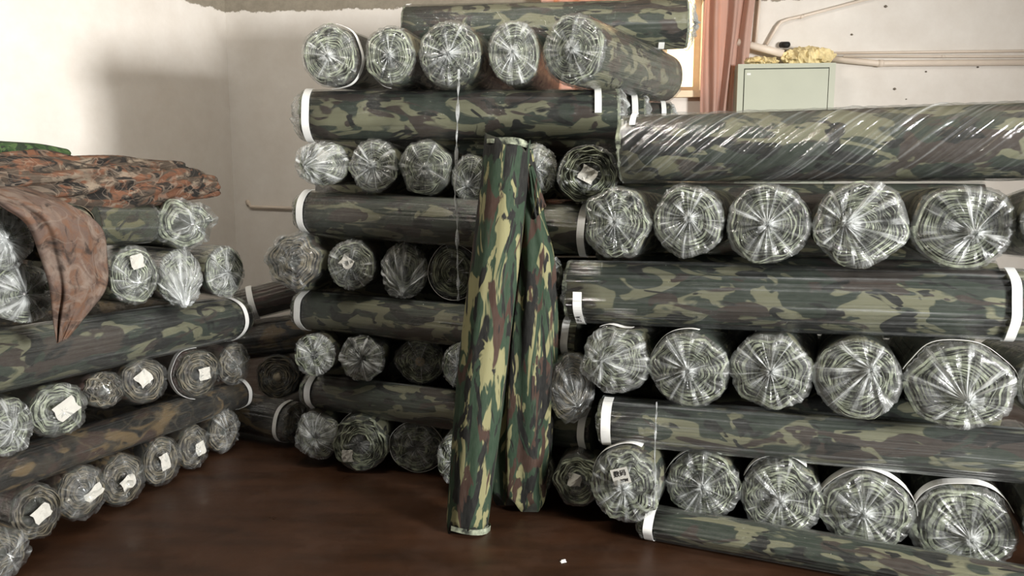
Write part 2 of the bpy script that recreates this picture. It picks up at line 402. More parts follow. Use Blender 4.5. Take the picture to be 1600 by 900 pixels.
def end_rings(style, R, rng, ext, droop, crumple, milk):
    """list of (x_out, s, cy, cz, crease, base_milk, pleat)"""
    if style == 'knot':
        ss = [0.985, 0.95, 0.9, 0.83, 0.74, 0.64, 0.54, 0.44, 0.34, 0.25, 0.17, 0.10, 0.055]
        xs = [0.010, 0.022, 0.030, 0.034, 0.036, 0.037, 0.036, 0.034, 0.031, 0.029, 0.030, 0.036, 0.046]
        return [(x * (ext / 0.036), s, droop[0] * (1 - s) ** 1.3, droop[1] * (1 - s) ** 1.3, 1.0,
                 milk * (0.11 + 0.13 * (1 - s) + 1.1 * math.exp(-(s / 0.2) ** 2)), 0.0016 + 0.007 * s * (1 - s) * 3) for x, s in zip(xs, ss)]
    if style == 'bag':
        ss = [1.0, 1.0, 0.98, 0.94, 0.87, 0.78, 0.67, 0.55, 0.42, 0.30, 0.18, 0.07]
        n = len(ss); out = []
        for i, s in enumerate(ss):
            q = (i + 1) / n; x = ext * math.sin(q * PI * 0.55) / math.sin(PI * 0.55)
            out.append((x, s, droop[0] * q ** 2, droop[1] * q ** 2, 1.0, milk * (0.16 + 0.34 * q), crumple * (0.3 + q)))
        return out
    ss = [0.99, 0.96, 0.90, 0.82, 0.72, 0.6, 0.47, 0.34, 0.2, 0.08]     # dome
    return [(ext * math.sqrt(max(0, 1 - s * s)), s, droop[0] * (1 - s), droop[1] * (1 - s), 0.6, milk * (0.18 + 0.25 * (1 - s)), crumple * (0.3 + .6 * (1 - s))) for s in ss]

QUEUE = []
def roll(label, P0, P1, ry, rz=None, w0=0.06, w1=1.0, **kw):
    QUEUE.append([label, np.array(P0, float), np.array(P1, float), ry, rz or ry, w0, w1, kw])
def settle(iters=260, tol=0.004):
    """push overlapping rolls apart: the seen ends hardly move, hidden ends take up the slack; nothing sinks into the floor"""
    n = len(QUEUE); A = np.array([q[1] for q in QUEUE]); B = np.array([q[2] for q in QUEUE])
    A0, B0_ = A.copy(), B.copy(); W0 = np.array([q[5] for q in QUEUE]); W1 = np.array([q[6] for q in QUEUE])
    ry = np.array([q[3] for q in QUEUE]) * 1.025; rz = np.array([q[4] for q in QUEUE]) * 1.025
    S = np.linspace(0, 1, 13)
    pairs = []
    for i in range(n):
        for j in range(i + 1, n):
            d = np.linalg.norm((A[i] + B[i]) / 2 - (A[j] + B[j]) / 2)
            if d < 1.7: pairs.append((i, j))
    PI_, PJ = np.array(pairs).T
    up = np.array([0, 0, 1.0])
    for it in range(iters):
        X = B - A; X /= np.linalg.norm(X, axis=1)[:, None]; Yv = np.cross(up, X); Yv /= np.linalg.norm(Yv, axis=1)[:, None]; Zv = np.cross(X, Yv)
        # closest points of the two segments
        d1 = (B - A)[PI_]; d2 = (B - A)[PJ]; r = A[PI_] - A[PJ]
        a = (d1 * d1).sum(1); e = (d2 * d2).sum(1); f = (d2 * r).sum(1); c = (d1 * r).sum(1); b = (d1 * d2).sum(1)
        den = np.maximum(a * e - b * b, 1e-9)
        s_ = np.clip((b * f - c * e) / den, 0, 1); t_ = np.clip((b * s_ + f) / e, 0, 1); s_ = np.clip((b * t_ - c) / a, 0, 1)
        v = r + d1 * s_[:, None] - d2 * t_[:, None]; dist = np.maximum(np.linalg.norm(v, axis=1), 1e-6); v /= dist[:, None]
        sup = lambda k: np.hypot(ry[k] * (Yv[k] * v).sum(1), rz[k] * (Zv[k] * v).sum(1))
        pen = sup(PI_) + sup(PJ) - dist - tol
        # only side-by-side contact counts, not the flat ends
        m = pen > 0
        if not m.any(): break
        I, J, s1, t1, vv, p = PI_[m], PJ[m], s_[m], t_[m], v[m], pen[m]
        w = W0[I] * (1 - s1) ** 2 + W1[I] * s1 ** 2 + W0[J] * (1 - t1) ** 2 + W1[J] * t1 ** 2 + 1e-6
        lam = (p / w * 0.35)[:, None] * vv
        np.add.at(A, I, lam * (W0[I] * (1 - s1))[:, None]); np.add.at(B, I, lam * (W1[I] * s1)[:, None])
        np.add.at(A, J, -lam * (W0[J] * (1 - t1))[:, None]); np.add.at(B, J, -lam * (W1[J] * t1)[:, None])
        for E, E0, W in ((A, A0, W0), (B, B0_, W1)):
            lim = np.where(W[:, None] < .3, np.array([.010, .03, .008]), np.array([.10, .10, .16]))
            E[:] = E0 + np.clip(E - E0, -lim, lim); E[:, 2] = np.maximum(E[:, 2], rz * 1.02)
    shrink = np.ones(n)                      # what is left over: the rolls press each other a little slimmer
    if m.any():
        for i, j, p in zip(I, J, p):
            k = 1 - 0.5 * p / (0.5 * (ry[i] + ry[j])); shrink[i] = min(shrink[i], k); shrink[j] = min(shrink[j], k)
    shrink = np.clip(shrink, 0.962, 1)
    for q, a_, b_, k in zip(QUEUE, A, B, shrink): build_roll(q[0], Vector(a_), Vector(b_), q[3] * k, q[4] * k, **q[7])
RCOUNT = 0
def build_roll(label, P0, P1, ry, rz=None, kind='woodland', end='knot', end2=None, group='fabric rolls', seed=None, bands=(), labels=(),
         ext=0.032, ext2=0.05, droop=(0, 0), droop2=(0, 0), milk=1.0, milk2=1.0, crumple=0.012, twist=0.0, wr=0.0022, turns=9, core=0.02, lump=0.02,
         spiral=True, spiral2=False, edge=None, nth=88, band2=(), core_plug=False, wrap=True, sag=0.0, sleeve_milk=0.018, film='film', ridges=5):
    global RCOUNT
    RCOUNT += 1
    rng = np.random.default_rng(seed if seed is not None else 100 + RCOUNT)
    rz = rz or ry
    edge = edge or ('edge' if kind in ('woodland', 'digital') else 'edgebrown')
    m, Ln = axes(Vector(P0), Vector(P1))
    root = empty('fabric_roll', label, 'fabric roll', m, group)
    R = (ry + rz) / 2
    prof = profile(rng, ry, rz, lump)
    th = np.linspace(0, 2 * PI, nth, endpoint=False)
    # cloth body
    nx = 12; xs = np.linspace(0.0, Ln, nx); V = []
    for i, x in enumerate(xs):
        e = 0.968 * (0.975 if i in (0, nx - 1) else 1.0)
        y, z = prof(th, x * 0.6); V.append(np.stack([np.full(nth, x), y * e, z * e - sag * math.sin(PI * x / Ln)], 1))
    V = np.concatenate(V); F = grid_faces(nx, nth)
    a = len(V); F.append(tuple(range(nth - 1, -1, -1))); F.append(tuple(range(a - nth, a)))
    mi = [0] * (len(F) - 2) + [1, 1]
    mesh_obj('fabric_body', V, F, kind, root, mats=['dark'], midx=mi)
    # wound layers seen at the end: one long spiral strip of cloth on edge
    def wound(xe, sg):
        tn = turns * 1.5; nseg = 44; n = int(tn * nseg); V = []; F = []
        jag = [sines(rng, [2, 3, 5, 7, 9], 0.03) for _ in range(3)]
        pr = sines(rng, [1, 2, 3, 5], 0.0022)
        pitch = (0.93 - core / R) / tn
        for k in range(n + 1):
            t = k / nseg; a = 2 * PI * t
            s = core / R + (0.93 - core / R) * t / tn
            s *= 1 + float(jag[0](a, 0.35 * t) + 0.5 * jag[1](a, -0.8 * t)) * (0.35 + 0.65 * s)
            cy, cz = prof(np.array([a]), 0); d = 0.42 * pitch * (0.75 + 0.5 * math.sin(t * 2.3))
            out = 0.006 + abs(float(pr(a, t))) * 1.2 + 0.006 * math.sin(t * 1.7 + 1)**2
            for q, o2 in ((s - d, -0.004), (s - d, out), (s + d * .8, out * 0.9), (s + d * .8, -0.004)):
                V.append((xe - sg * o2 * (1 if o2 > 0 else 1), cy[0] * q, cz[0] * q))
        for k in range(n):
            b = 4 * k
            for j in range(3): F.append((b + j, b + j + 1, b + 4 + j + 1, b + 4 + j))
        mesh_obj('wound_layers', V, F, edge, root, smooth=False)
    if spiral: wound(0.0, 1)
    if spiral2: wound(Ln, -1)
    if core_plug:
        mb = MB(); mb.tube([(-0.016, 0, 0), (0.03, 0, 0)], core * 1.1, 16); mb.build('core_plug', 'core' if core_plug is True else core_plug, root, True)
    # clear film: sleeve plus gathered ends
    if wrap:
        nt_ = nth
        fold_a = sines(rng, list(range(11, 44, 3)), wr * 0.28)
        ple = sines(rng, [9, 13, 17, 21, 26, 31], 0.45)
        crs = sines(rng, [7, 12, 16, 19, 23, 29, 37], 0.5)
        nb = sines(rng, [3, 5, 8, 11], 0.5)
        rd = [(rng.uniform(0, 2 * PI), rng.normal(twist, .5 if twist else .12), rng.uniform(.0012, .0032), rng.uniform(.028, .05), rng.uniform(0, Ln), rng.uniform(.15, .5) * (1.0 if twist else 1.6)) for _ in range(ridges)]
        def ridge_at(x, th):
            tot = np.zeros(nth)
            for t0, tw_, am, wd_, xc, hl in rd:
                e = max(0.0, 1 - ((x - xc) / hl) ** 2)
                if e > 0:
                    d = (th - t0 + tw_ * (x - xc) + PI) % (2 * PI) - PI
                    tot += am * e * np.exp(-(d / wd_) ** 2)
            return tot
        rows = []; style_of = [None]; rid = ridged(rng, 55); rid2 = ridged(rng, 70)
        th_ring = th
        def ring(x, s, cy, cz, crease, mk, pl, sg, q):
            th = th_ring - twist * max(0.0, min(x, Ln))        # the mesh follows the slant of the wrinkles
            y, z = prof(th, max(0, min(x, Ln)) * 0.6 if 0 <= x <= Ln else (0 if x < 0 else Ln * .6))
            rg = ridge_at(x, th) if not crease else np.zeros(nth)
            f = 1.012 + (fold_a(th + twist * x, 0.8 * x) + rg) / R
            base = np.stack([np.full(nt_, x), y * s, z * s], 1)
            loose = crease and style_of[0] != 'knot'
            cr3 = rid(base) if crease else 0.0
            pp = pl * (ple(th) * (0.35 if loose else 1.0) + 0.5 * nb(th, q * 5)) + pl * (1.9 if loose else 0.5) * cr3
            rad = 1 + (pl * 1.5 * rid2(base) / R if crease else 0.0) * min(1.0, abs(x if x < 0 else x - Ln) / .02)
            X = x + sg * pp
            if sg < 0 and crease: X = np.minimum(X, -0.004)
            v = np.stack([X, y * s * f * rad + cy, z * s * f * rad + cz - (sag * math.sin(PI * x / Ln) if 0 <= x <= Ln else 0)], 1)
            c = np.clip(crs(th, q * 0.6), 0, 2) ** 2
            mkv = mk * (1 + c * (0.9 if crease else 0.0)) * (1 + (np.clip(cr3 * 2.2, -.75, 1.2) if crease else 0.0))
            mkv = mkv + rg * 80  # creases whitened, with highlight streaks painted in as milk too
            fo = np.stack([np.cos(th + twist * x) * 2.6, np.sin(th + twist * x) * 2.6, np.full(nt_, 0.25 * q + 0.22 * x)], 1)
            rows.append((v, mkv, fo))
        n2 = 60 if twist else 14
        if end2:
            style_of[0] = end2
            rr = end_rings(end2, R, rng, ext2, droop2, crumple, milk2)
            for i, (xo, s, cy, cz, cr, mk, pl) in reversed(list(enumerate(rr))): ring(Ln + xo, s, cy, cz, cr, mk, pl, 1, i / len(rr))
        for x in np.linspace(Ln, 0.0, n2): ring(x, 1.0, 0, 0, False, sleeve_milk * (1 + 0.5 * rng.random()), 0, -1, 0)
        if rows and not end2: pass
        if end:
            style_of[0] = end
            rr = end_rings(end, R, rng, ext, droop, crumple, milk)
            for i, (xo, s, cy, cz, cr, mk, pl) in enumerate(rr): ring(-xo, s, cy, cz, cr, mk, pl, -1, (i + 1) / len(rr))
        V = np.concatenate([r[0] for r in rows]); mk = np.concatenate([r[1] for r in rows]); fo = np.concatenate([r[2] for r in rows])
        F = grid_faces(len(rows), nt_)
        nv = len(V)
        F.append(tuple(range(nv - nt_, nv)))
        if end2: F.append(tuple(range(nt_ - 1, -1, -1)))
        mesh_obj('plastic_wrap', V, F, film, root, attrs={'milk': ('FLOAT', mk), 'fold': ('FLOAT_VECTOR', fo)})
        if end == 'knot':
            # the gathered tail of film: a ruffled little rosette
            kr = rng.uniform(0.11, 0.17) * R; ncr = 40; V = []; mk = []; fo = []
            k1 = sines(rng, [5, 8, 11, 13], 0.35); k2 = sines(rng, [3, 7, 9], 0.3)
            tl = Vector((0, rng.normal(0, .35), rng.normal(0, .35))) * kr
            for i, (s, xo) in enumerate(((0.4, 0.028), (0.34, 0.05), (0.55, 0.058), (1.0, 0.062), (1.25, 0.055))):
                a = np.linspace(0, 2 * PI, ncr, endpoint=False); rr_ = kr * s * (1 + 0.5 * k1(a, i * .4))
                V.append(np.stack([-(xo + 0.014 * k2(a, i) * s) * (ext / .036), rr_ * np.cos(a) + droop[0] + tl.y * i / 3, rr_ * np.sin(a) + droop[1] + tl.z * i / 3], 1))
                mk.append(np.full(ncr, 0.75 - 0.1 * i)); fo.append(np.stack([np.cos(a) * 3, np.sin(a) * 3, np.full(ncr, i * .1)], 1))
            V = np.concatenate(V); mesh_obj('wrap_knot', V, grid_faces(5, ncr), 'film', root, attrs={'milk': ('FLOAT', np.concatenate(mk)), 'fold': ('FLOAT_VECTOR', np.concatenate(fo))})
    # white paper bands round the roll: (x, start angle, end angle[, width])
    for bd in bands:
        xb, a0, a1 = bd[:3]; wd = bd[3] if len(bd) > 3 else BAND_W
        if xb < -0.03: xb = Ln + xb
        n = max(8, int(abs(a1 - a0) / 360 * 72)); aa = np.radians(np.linspace(a0, a1, n))
        y, z = prof(aa, xb * 0.6); V = []; off = 1 + 0.0065 / R
        jit = sines(rng, [2, 3], 0.0006)(aa)
        sg_ = sag * math.sin(PI * xb / Ln)
        k0 = bd[4] if len(bd) > 4 else 1.0        # below 1: the band slopes over the shoulder of the roll
        for dx, k in ((0, off * k0), (wd, off), (wd, off + .0012 / R), (0, off * k0 + .0012 / R)):
            V.append(np.stack([xb + dx + jit, y * k, z * k - sg_], 1))
        V = np.concatenate(V); F = []
        for r_ in range(4):
            r2 = (r_ + 1) % 4
            for j in range(n - 1): F.append((r_ * n + j, r_ * n + j + 1, r2 * n + j + 1, r2 * n + j))
        F += [tuple(r_ * n for r_ in (0, 1, 2, 3)), tuple(r_ * n + n - 1 for r_ in (3, 2, 1, 0))]
        mesh_obj('paper_band', V, F, 'paper', root, smooth=False)
    # paper labels on the end face: (y, z, width, height, tilt degrees, x_out)
    for lb in labels:
        ly, lz, lw, lh, ta, xo = lb
        n = 5; V = []; ca, sa = math.cos(math.radians(ta)), math.sin(math.radians(ta)); cr = sines(rng, [2, 3, 5], 0.0028)
        for layer in (0, 1):
            for i in range(n):
                for j in range(n):
                    p = (i / (n - 1) - .5) * lw; q = (j / (n - 1) - .5) * lh
                    p += 0.05 * lw * math.sin(j * 1.7 + ly * 90) * abs(i - 2) / 2
                    V.append((-xo - 0.0012 * layer + float(cr(p * 60 + q * 35)), ly + p * ca - q * sa, lz + p * sa + q * ca))
        F = [tuple(x for x in q) for q in grid_faces(n, n, False)]
        F += [tuple(x + n * n for x in q[::-1]) for q in grid_faces(n, n, False)]
        ed = [i * n for i in range(n)] + [(n - 1) * n + j for j in range(1, n)] + [i * n + n - 1 for i in range(n - 2, -1, -1)] + [j for j in range(n - 2, 0, -1)]
        for i in range(len(ed)): a_, b_ = ed[i], ed[(i + 1) % len(ed)]; F.append((a_, b_, b_ + n * n, a_ + n * n))
        mesh_obj('paper_label', V, F, 'label', root, smooth=False)
    return root

def ends(spec, group, back, Lr, Yf, **kw):
    """end-on rolls: spec rows (px, py, rx_px, ry_px, label, options)"""
    for row in spec:
        px, py, rx, rz, label = row[:5]; op = dict(kw); op.update(row[5] if len(row) > 5 else {})
        Y = op.pop('Y', None) or Yf(px); bk = Vector(op.pop('back', back)); ln = op.pop('L', Lr)
        P0 = at(px, py, Y); dep = (P0 - CAM).dot(Vector((0, math.cos(PITCH), -math.sin(PITCH))))
        sc = op.pop('sc', 1.0); ms = op.pop('mscale', 1.0); op['milk'] = op.get('milk', 1.0) * ms
        ex = op.get('ext', 0.032)
        bk = bk.normalized()
        roll(label, P0 + bk * ex * 0.4, P0 + bk * ln, rx * dep / FPX * sc, rz * dep / FPX * sc, group=group, **op)
def longroll(label, p0, Y0, p1, Y1, rpx, **kw):
    P0 = at(*p0, Y0); P1 = at(*p1, Y1)
    r = rpx * ((P0 + P1) / 2 - CAM).length / FPX if rpx > 1 else rpx
    kw.setdefault('w1', 0.1); kw.setdefault('nth', 144); kw.setdefault('w0', 0.1)
    return roll(label, P0, P1, r, **kw)

# ---- right-hand stack (seven layers, alternating)
GR = 'wrapped rolls in the stack in front of the green cabinet'
YR = lambda px: 2.92 / (1 + 0.37 * (px - 800) / FPX)
rb = (0.33, 0.945, 0.0)
def yr_long(px): return 3.02 / (1 + 0.35 * (px - 800) / FPX)
front_band = (0.012, 95, 265)
longroll('topmost long camouflage roll in front of the green cabinet, diagonal wrinkles in its film', (972, 238), yr_long(972) + .1, (1680, 224), yr_long(1680) + .08, 0.126,
         end='dome', end2='dome', group=GR, twist=7.0, wr=0.003, film='film_shiny', ridges=60, nth=220, ext=0.02, bands=((0.03, 95, 140, .022),), sleeve_milk=0.035)
ends([
    (968, 345, 52, 58, 'roll end with octagonal rings and round white knot, beneath the diagonally wrinkled roll', {'bands': ((0.11, -30, 75),), 'lump': .035}),
    (1083, 346, 59, 60, 'darker roll end with star-shaped film pleats, second beneath the diagonally wrinkled roll', {'droop': (-.005, .01), 'milk': 1.1, 'turns': 7}),
    (1208, 347, 67, 66, 'roll end with long radial pleats from a white knot, straight below the green cabinet', {'milk': 1.2, 'turns': 12}),
    (1352, 347, 73, 70, 'roll end with loose cloudy film flap, fourth beneath the diagonally wrinkled roll', {'milk': 1.2, 'droop': (.05, .0), 'lump': .03, 'turns': 12}),
    (1508, 351, 77, 71, 'roll end with pale jagged inner ring, fifth beneath the diagonally wrinkled roll', {'droop': (-.03, -.02), 'turns': 8, 'lump': .03, 'ext': .05}),
    (1650, 346, 62, 66, 'roll end cut off by the picture edge, in the row beneath the diagonally wrinkled roll', {}),
], GR, rb, 1.15, YR, core=.016)
longroll('long film-wrapped camouflage roll with marked white band, third layer of the stack below the cabinet', (888, 455), yr_long(888) + .1, (1598, 482), yr_long(1598) + .1, 0.122,
         end='dome', end2='dome', group=GR, wr=0.004, film='film_shiny', ridges=26, nth=220, ext=.025, bands=((0.03, 175, 262, .034), (-0.06, 95, 265)), sleeve_milk=0.035)
longroll('short visible end of a wrapped roll continuing the marked-band roll at the picture edge', (1632, 484), yr_long(1632) + .1, (1770, 492), yr_long(1770) + .1, 0.12,
         end='dome', group=GR, wr=.004)
ends([
    (967, 563, 57, 55, 'roll end with wavy green layers and loose film tail, middle row, nearest the leaning roll', {'bands': ((0.0, 60, 112, .05),), 'end': 'bag', 'ext': .05, 'milk': .7, 'lump': .04, 'droop': (.04, 0), 'turns': 7}),
    (1081, 575, 63, 63, 'roll end with inner white ring and bright knot, second in the middle row', {'turns': 8, 'milk': 1.2, 'bands': ((0.03, 0, 100, .025),)}),
    (1213, 580, 65, 63, 'roll end with wide milky centre, third in the middle row', {'turns': 6, 'milk': 1.4}),
    (1346, 590, 67, 66, 'round roll end with smooth concentric rings and film tuft, fourth in the middle row', {'turns': 9, 'lump': .01, 'droop': (-.04, .04)}),
    (1502, 600, 81, 71, 'wide roll end with diamond-shaped layers under a curved film rim, fifth in the middle row', {'turns': 8, 'lump': .05, 'bands': ((0.004, 15, 165, .014),), 'droop': (-.02, -.04), 'ext': .05}),
    (1655, 600, 70, 68, 'roll end cut off by the picture edge, in the middle row', {}),
], GR, rb, 1.15, YR, core=.016)
longroll('long camouflage roll with broad white band and lengthwise film streaks, second long layer from floor', (938, 655), yr_long(938) - .0, (1690, 728), yr_long(1690) + .0, 0.092,
         end='dome', group=GR, wr=0.004, film='film_shiny', ridges=34, nth=220, ext=.02, bands=((0.004, 95, 265, .036),), sleeve_milk=0.04)
ends([
    (972, 758, 57, 61, 'dark roll end carrying a square handwritten label, lowest row beside the leaning roll', {'bands': ((0.03, -20, 110, .045),), 'milk': 1.2, 'turns': 6, 'ext': .045, 'Y': 2.72}),
    (1098, 761, 60, 56, 'roll end with pale rings and white band over its rim, second in the lowest row', {'bands': ((0.004, 10, 115, .045),), 'turns': 9}),
    (1222, 786, 64, 67, 'roll end with thick pale outer ring and white band, third in the lowest row', {'bands': ((0.004, 25, 125, .045),), 'turns': 9}),
    (1358, 808, 71, 66, 'roll end framed by a wide white paper arch, fourth in the lowest row', {'bands': ((-0.004, 5, 178, .06),), 'turns': 6, 'milk': 1.3, 'droop': (.01, -.005)}),
    (1508, 832, 79, 75, 'big dark roll end with white arch band, fifth in the lowest row', {'bands': ((0.0, 15, 150, .05),), 'turns': 6, 'droop': (-.02, -.02), 'milk': 1.1}),
    (1655, 815, 62, 66, 'roll end cut off by the picture edge, in the lowest row', {}),
], GR, (0.33, 0.945, 0.02), 1.15, YR, core=.016)
longroll('long camouflage roll lying on the floor under the stack, white band on its end', (1012, 815), 2.76, (1660, 925), 2.24, 0.085, rz=.058,
         end='dome', group=GR, wr=.004, ext=.03, bands=((0.008, 95, 265, .034),), seed=77)

# ---- tall middle stack
GM = 'wrapped rolls in the tall middle stack'
YM = lambda px: 3.34 / (1 + 0.07 * (px - 800) / FPX)
def ym_long(px): return 3.44 / (1 + 0.07 * (px - 800) / FPX)
mb_ = (0.07, 0.9976, 0)
ends([
    (515, 90, 46, 47, 'roll end circled by a white band, topmost row, nearest the wall corner', {'bands': ((0.025, 100, 275, .035),), 'milk': 1.2, 'turns': 7, 'back': (.10, 1, 0.0)}),
    (610, 90, 42, 47, 'brownish roll end with crinkled film, second in the topmost row', {'bands': ((0.05, -80, -10, .02),), 'turns': 6, 'milk': .9, 'end': 'knot', 'back': (.12, 1, 0.0)}),
    (703, 89, 51, 52, 'large pale roll end with fine rings, plastic strip hanging from it', {'turns': 11, 'milk': 1.1, 'back': (.13, 1, 0)}),
    (803, 86, 42, 51, 'roll end with soft milky centre, fourth in the topmost row', {'turns': 8, 'milk': 1.5, 'back': (.1, 1, 0)}),
    (895, 83, 54, 57, 'bright roll end on a film sleeve reaching back towards the glowing window', {'turns': 11, 'milk': 1.2, 'back': (.42, .9, -.035), 'end2': 'dome', 'ext2': .06}),
], GM, mb_, 1.3, YM, core=.014)
longroll('highest long roll lying across the top of the middle stack, before the curtain', (640, 52), 4.36, (1070, 42), 4.22, 0.137, end='dome', end2='bag', ext2=.05, milk2=.8, group=GM,
         spiral2=True, ext=.02, bands=((0.01, 100, 120, .02), (-.14, 230, 250, .03)), turns=7)
longroll('long camouflage roll with a white band at each end, under the topmost row', (478, 178), ym_long(478) + .08, (962, 176), ym_long(962) + .1, 0.119,
         end='dome', end2='bag', ext=.068, ext2=.05, milk2=.9, group=GM, spiral2=True, bands=((0.004, 95, 265, .034), (-.10, 95, 180, .03)), seed=12)
longroll('wrapped roll hidden behind, its banded end peeking right of the double-banded roll', (560, 178), 4.02, (1005, 176), 3.92, 0.095, end=None, end2='bag', ext2=.03, group=GM, bands=((-.06, 95, 265, .03),), spiral2=True, turns=6)
longroll('farthest wrapped roll end peeking out below the glowing window', (640, 184), 4.36, (1045, 182), 4.26, 0.085, end=None, end2='bag', ext2=.03, group=GM, bands=((-.05, 95, 265, .025),), spiral2=True, turns=6)
ends([
    (505, 255, 42, 34, 'flattened roll end with torn label and milky film bag, third layer, nearest the corner', {'end': 'bag', 'ext': .07, 'droop': (.06, -.015), 'labels': ((-.01, .03, .05, .05, 25, .055),), 'milk': 1.0, 'turns': 6}),
    (585, 262, 39, 44, 'dark roll end with a thick starburst film gather, second in the third layer', {'milk': 1.5, 'turns': 6, 'ext': .05}),
    (663, 265, 42, 44, 'roll end with matted pale layers, third in the third layer', {'milk': .9, 'turns': 11, 'lump': .03}),
    (731, 282, 30, 38, 'small roll end with trailing film tail where the hanging strip ends', {'milk': 1.2, 'turns': 7, 'end': 'knot', 'droop': (.01, -.03)}),
    (842, 268, 32, 40, 'dark roll end half hidden behind the top of the leaning roll', {'end': 'bag', 'ext': .05, 'milk': .7, 'turns': 5, 'Y': 3.1}),
    (919, 274, 48, 46, 'roll end with square label in its open core, beneath the double-banded long roll', {'end': None, 'core': .05, 'turns': 8, 'labels': ((.002, 0, .062, .058, 28, .02),), 'end': 'dome', 'ext': .008, 'milk': .6, 'Y': 3.0}),
], GM, mb_, 1.3, YM, core=.016)
longroll('long camouflage roll with a curved white band, fourth layer of the middle stack', (476, 334), ym_long(476) + .06, (922, 364), 3.08, 0.104,
         end='dome', ext=.045, group=GM, bands=((0.012, 95, 265, .034), (-.035, 95, 265, .03)), seed=31, wr=.003)
ends([
    (463, 405, 44, 44, 'dark mossy roll end in crinkled film, sticking out towards the wall corner', {'end': 'bag', 'ext': .06, 'milk': .22, 'turns': 4, 'core': .03, 'lump': .04, 'crumple': .016, 'edge': 'edgebrown'}),
    (553, 411, 39, 41, 'roll end with tilted pinkish square label, fifth layer', {'end': 'bag', 'ext': .04, 'milk': .6, 'labels': ((.012, .012, .055, .05, 35, .047),), 'turns': 6}),
    (631, 420, 38, 45, 'roll end in a loose film bag drooping to a point below it', {'end': 'bag', 'ext': .06, 'milk': .8, 'droop': (0, -.10), 'turns': 5, 'crumple': .018}),
    (708, 425, 37, 42, 'roll end with one bright film ring, beside the leaning roll, fifth layer', {'end': 'dome', 'ext': .01, 'milk': .5, 'turns': 7, 'bands': ((-0.008, 0, 360, .006),), 'core': .02}),
    (846, 425, 38, 42, 'banded roll end mostly hidden behind the loose camouflage cloth, fifth layer', {'bands': ((.05, -90, 90),), 'end': 'bag', 'milk': .6, 'Y': 3.03}),
], GM, mb_, 1.3, YM)
longroll('long dark camouflage roll with white band, sixth layer of the middle stack', (470, 487), ym_long(470) + .06, (905, 532), 3.03, 0.094,
         end='dome', ext=.045, group=GM, bands=((0.012, 95, 265, .034), (-.055, 95, 265, .03)), seed=41)
ends([
    (497, 550, 33, 34, 'small roll end with scrunched grey layers, seventh layer, nearest the corner', {'end': 'bag', 'ext': .02, 'milk': .8, 'turns': 6}),
    (570, 556, 37, 37, 'roll end covered by blotchy grey film, second in the seventh layer', {'end': 'bag', 'ext': .03, 'milk': 1.1, 'turns': 6}),
    (652, 565, 41, 39, 'roll end with neat concentric pale rings and pale core, third in the seventh layer', {'end': 'dome', 'ext': .012, 'milk': .8, 'turns': 9, 'core_plug': True}),
    (722, 566, 28, 36, 'roll end half covered by the leaning roll, seventh layer', {'end': 'bag', 'ext': .02, 'milk': .7, 'Y': 3.15}),
    (898, 606, 38, 58, 'dark roll end in a sagging film bag between the two stacks', {'end': 'bag', 'ext': .07, 'milk': .35, 'turns': 6, 'droop': (-.02, -.06), 'Y': 2.87, 'core': .02, 'L': 1.2, 'edge': 'edgebrown'}),
], GM, mb_, 1.3, YM)
longroll('lowest long camouflage roll of the middle stack, with a white band', (484, 614), ym_long(484) + .06, (935, 678), 2.98, 0.090,
         end='dome', ext=.045, group=GM, bands=((0.02, 95, 265, .034), (-.045, 95, 265, .03)), seed=51)
ends([
    (495, 682, 36, 40, 'pale crumpled film-covered roll end on the floor, nearest the corner', {'end': 'bag', 'ext': .05, 'milk': 1.0, 'turns': 7, 'lump': .04}),
    (561, 692, 46, 46, 'roll end on the floor with small white label in a dark core', {'end': 'dome', 'ext': .01, 'milk': .6, 'core': .05, 'turns': 8, 'labels': ((.055, -.055, .05, .055, -3, .02),), 'bands': ((.07, -60, 60, .02),)}),
    (648, 706, 43, 40, 'low roll end on the floor with bright film rim and torn film', {'end': 'bag', 'ext': .02, 'milk': .6, 'turns': 4, 'core': .04, 'bands': ((-.006, 0, 360, .006),)}),
    (712, 712, 26, 40, 'roll end on the floor hidden behind the foot of the leaning roll', {'end': 'bag', 'ext': .02, 'milk': .6, 'Y': 3.1}),
    (830, 732, 42, 46, 'shiny film-capped roll end behind the loose camouflage cloth', {'end': 'dome', 'ext': .05, 'milk': .5, 'turns': 6, 'bands': ((.06, -60, 60, .02),), 'Y': 2.98}),
    (908, 752, 40, 44, 'flattened roll end with curved pale folds and label, between the two stacks', {'end': 'dome', 'ext': .012, 'milk': .25, 'turns': 5, 'core': .035, 'lump': .05, 'labels': ((.01, .005, .05, .05, 5, .02),), 'Y': 2.83, 'L': 1.0}),
], GM, mb_, 1.3, YM)

# ---- deeper rolls of the long layers, seen through the gaps between the end-on rolls
def behind(tagname, group, px0, px1, py0, py1, Yfun, r, steps, words):
    for k, (dy, wtxt) in enumerate(zip(steps, words)):
        Y0, Y1 = Yfun(px0), Yfun(px1); P0 = at(px0, py0, Y0) + Vector((tagname[1], tagname[2], 0)) * dy; P1 = at(px1, py1, Y1) + Vector((tagname[1], tagname[2], 0)) * dy
        roll(wtxt + ' ' + tagname[0], P0, P1, r, w0=1.0, group=group, end=None, wrap=True, spiral=False, nth=48)
NX = ('second roll deep', 'third roll deep', 'last roll deep')
rt_ = ('inside the long layer', .33, .945)
for lay, (a_, b_, ya, yb, r_) in {'two': (905, 1640, 455, 484, .115), 'three': (950, 1660, 655, 725, .09)}.items():
    behind(('in the %s below the cabinet' % {'two': 'layer of the marked-band roll', 'three': 'layer of the streaked broad-band roll', 'floor': 'floor layer'}[lay], .33, .945), GR, a_, b_, ya, yb, lambda p: yr_long(p) + .1, r_, (.72,), ('hidden camouflage roll farther back',))
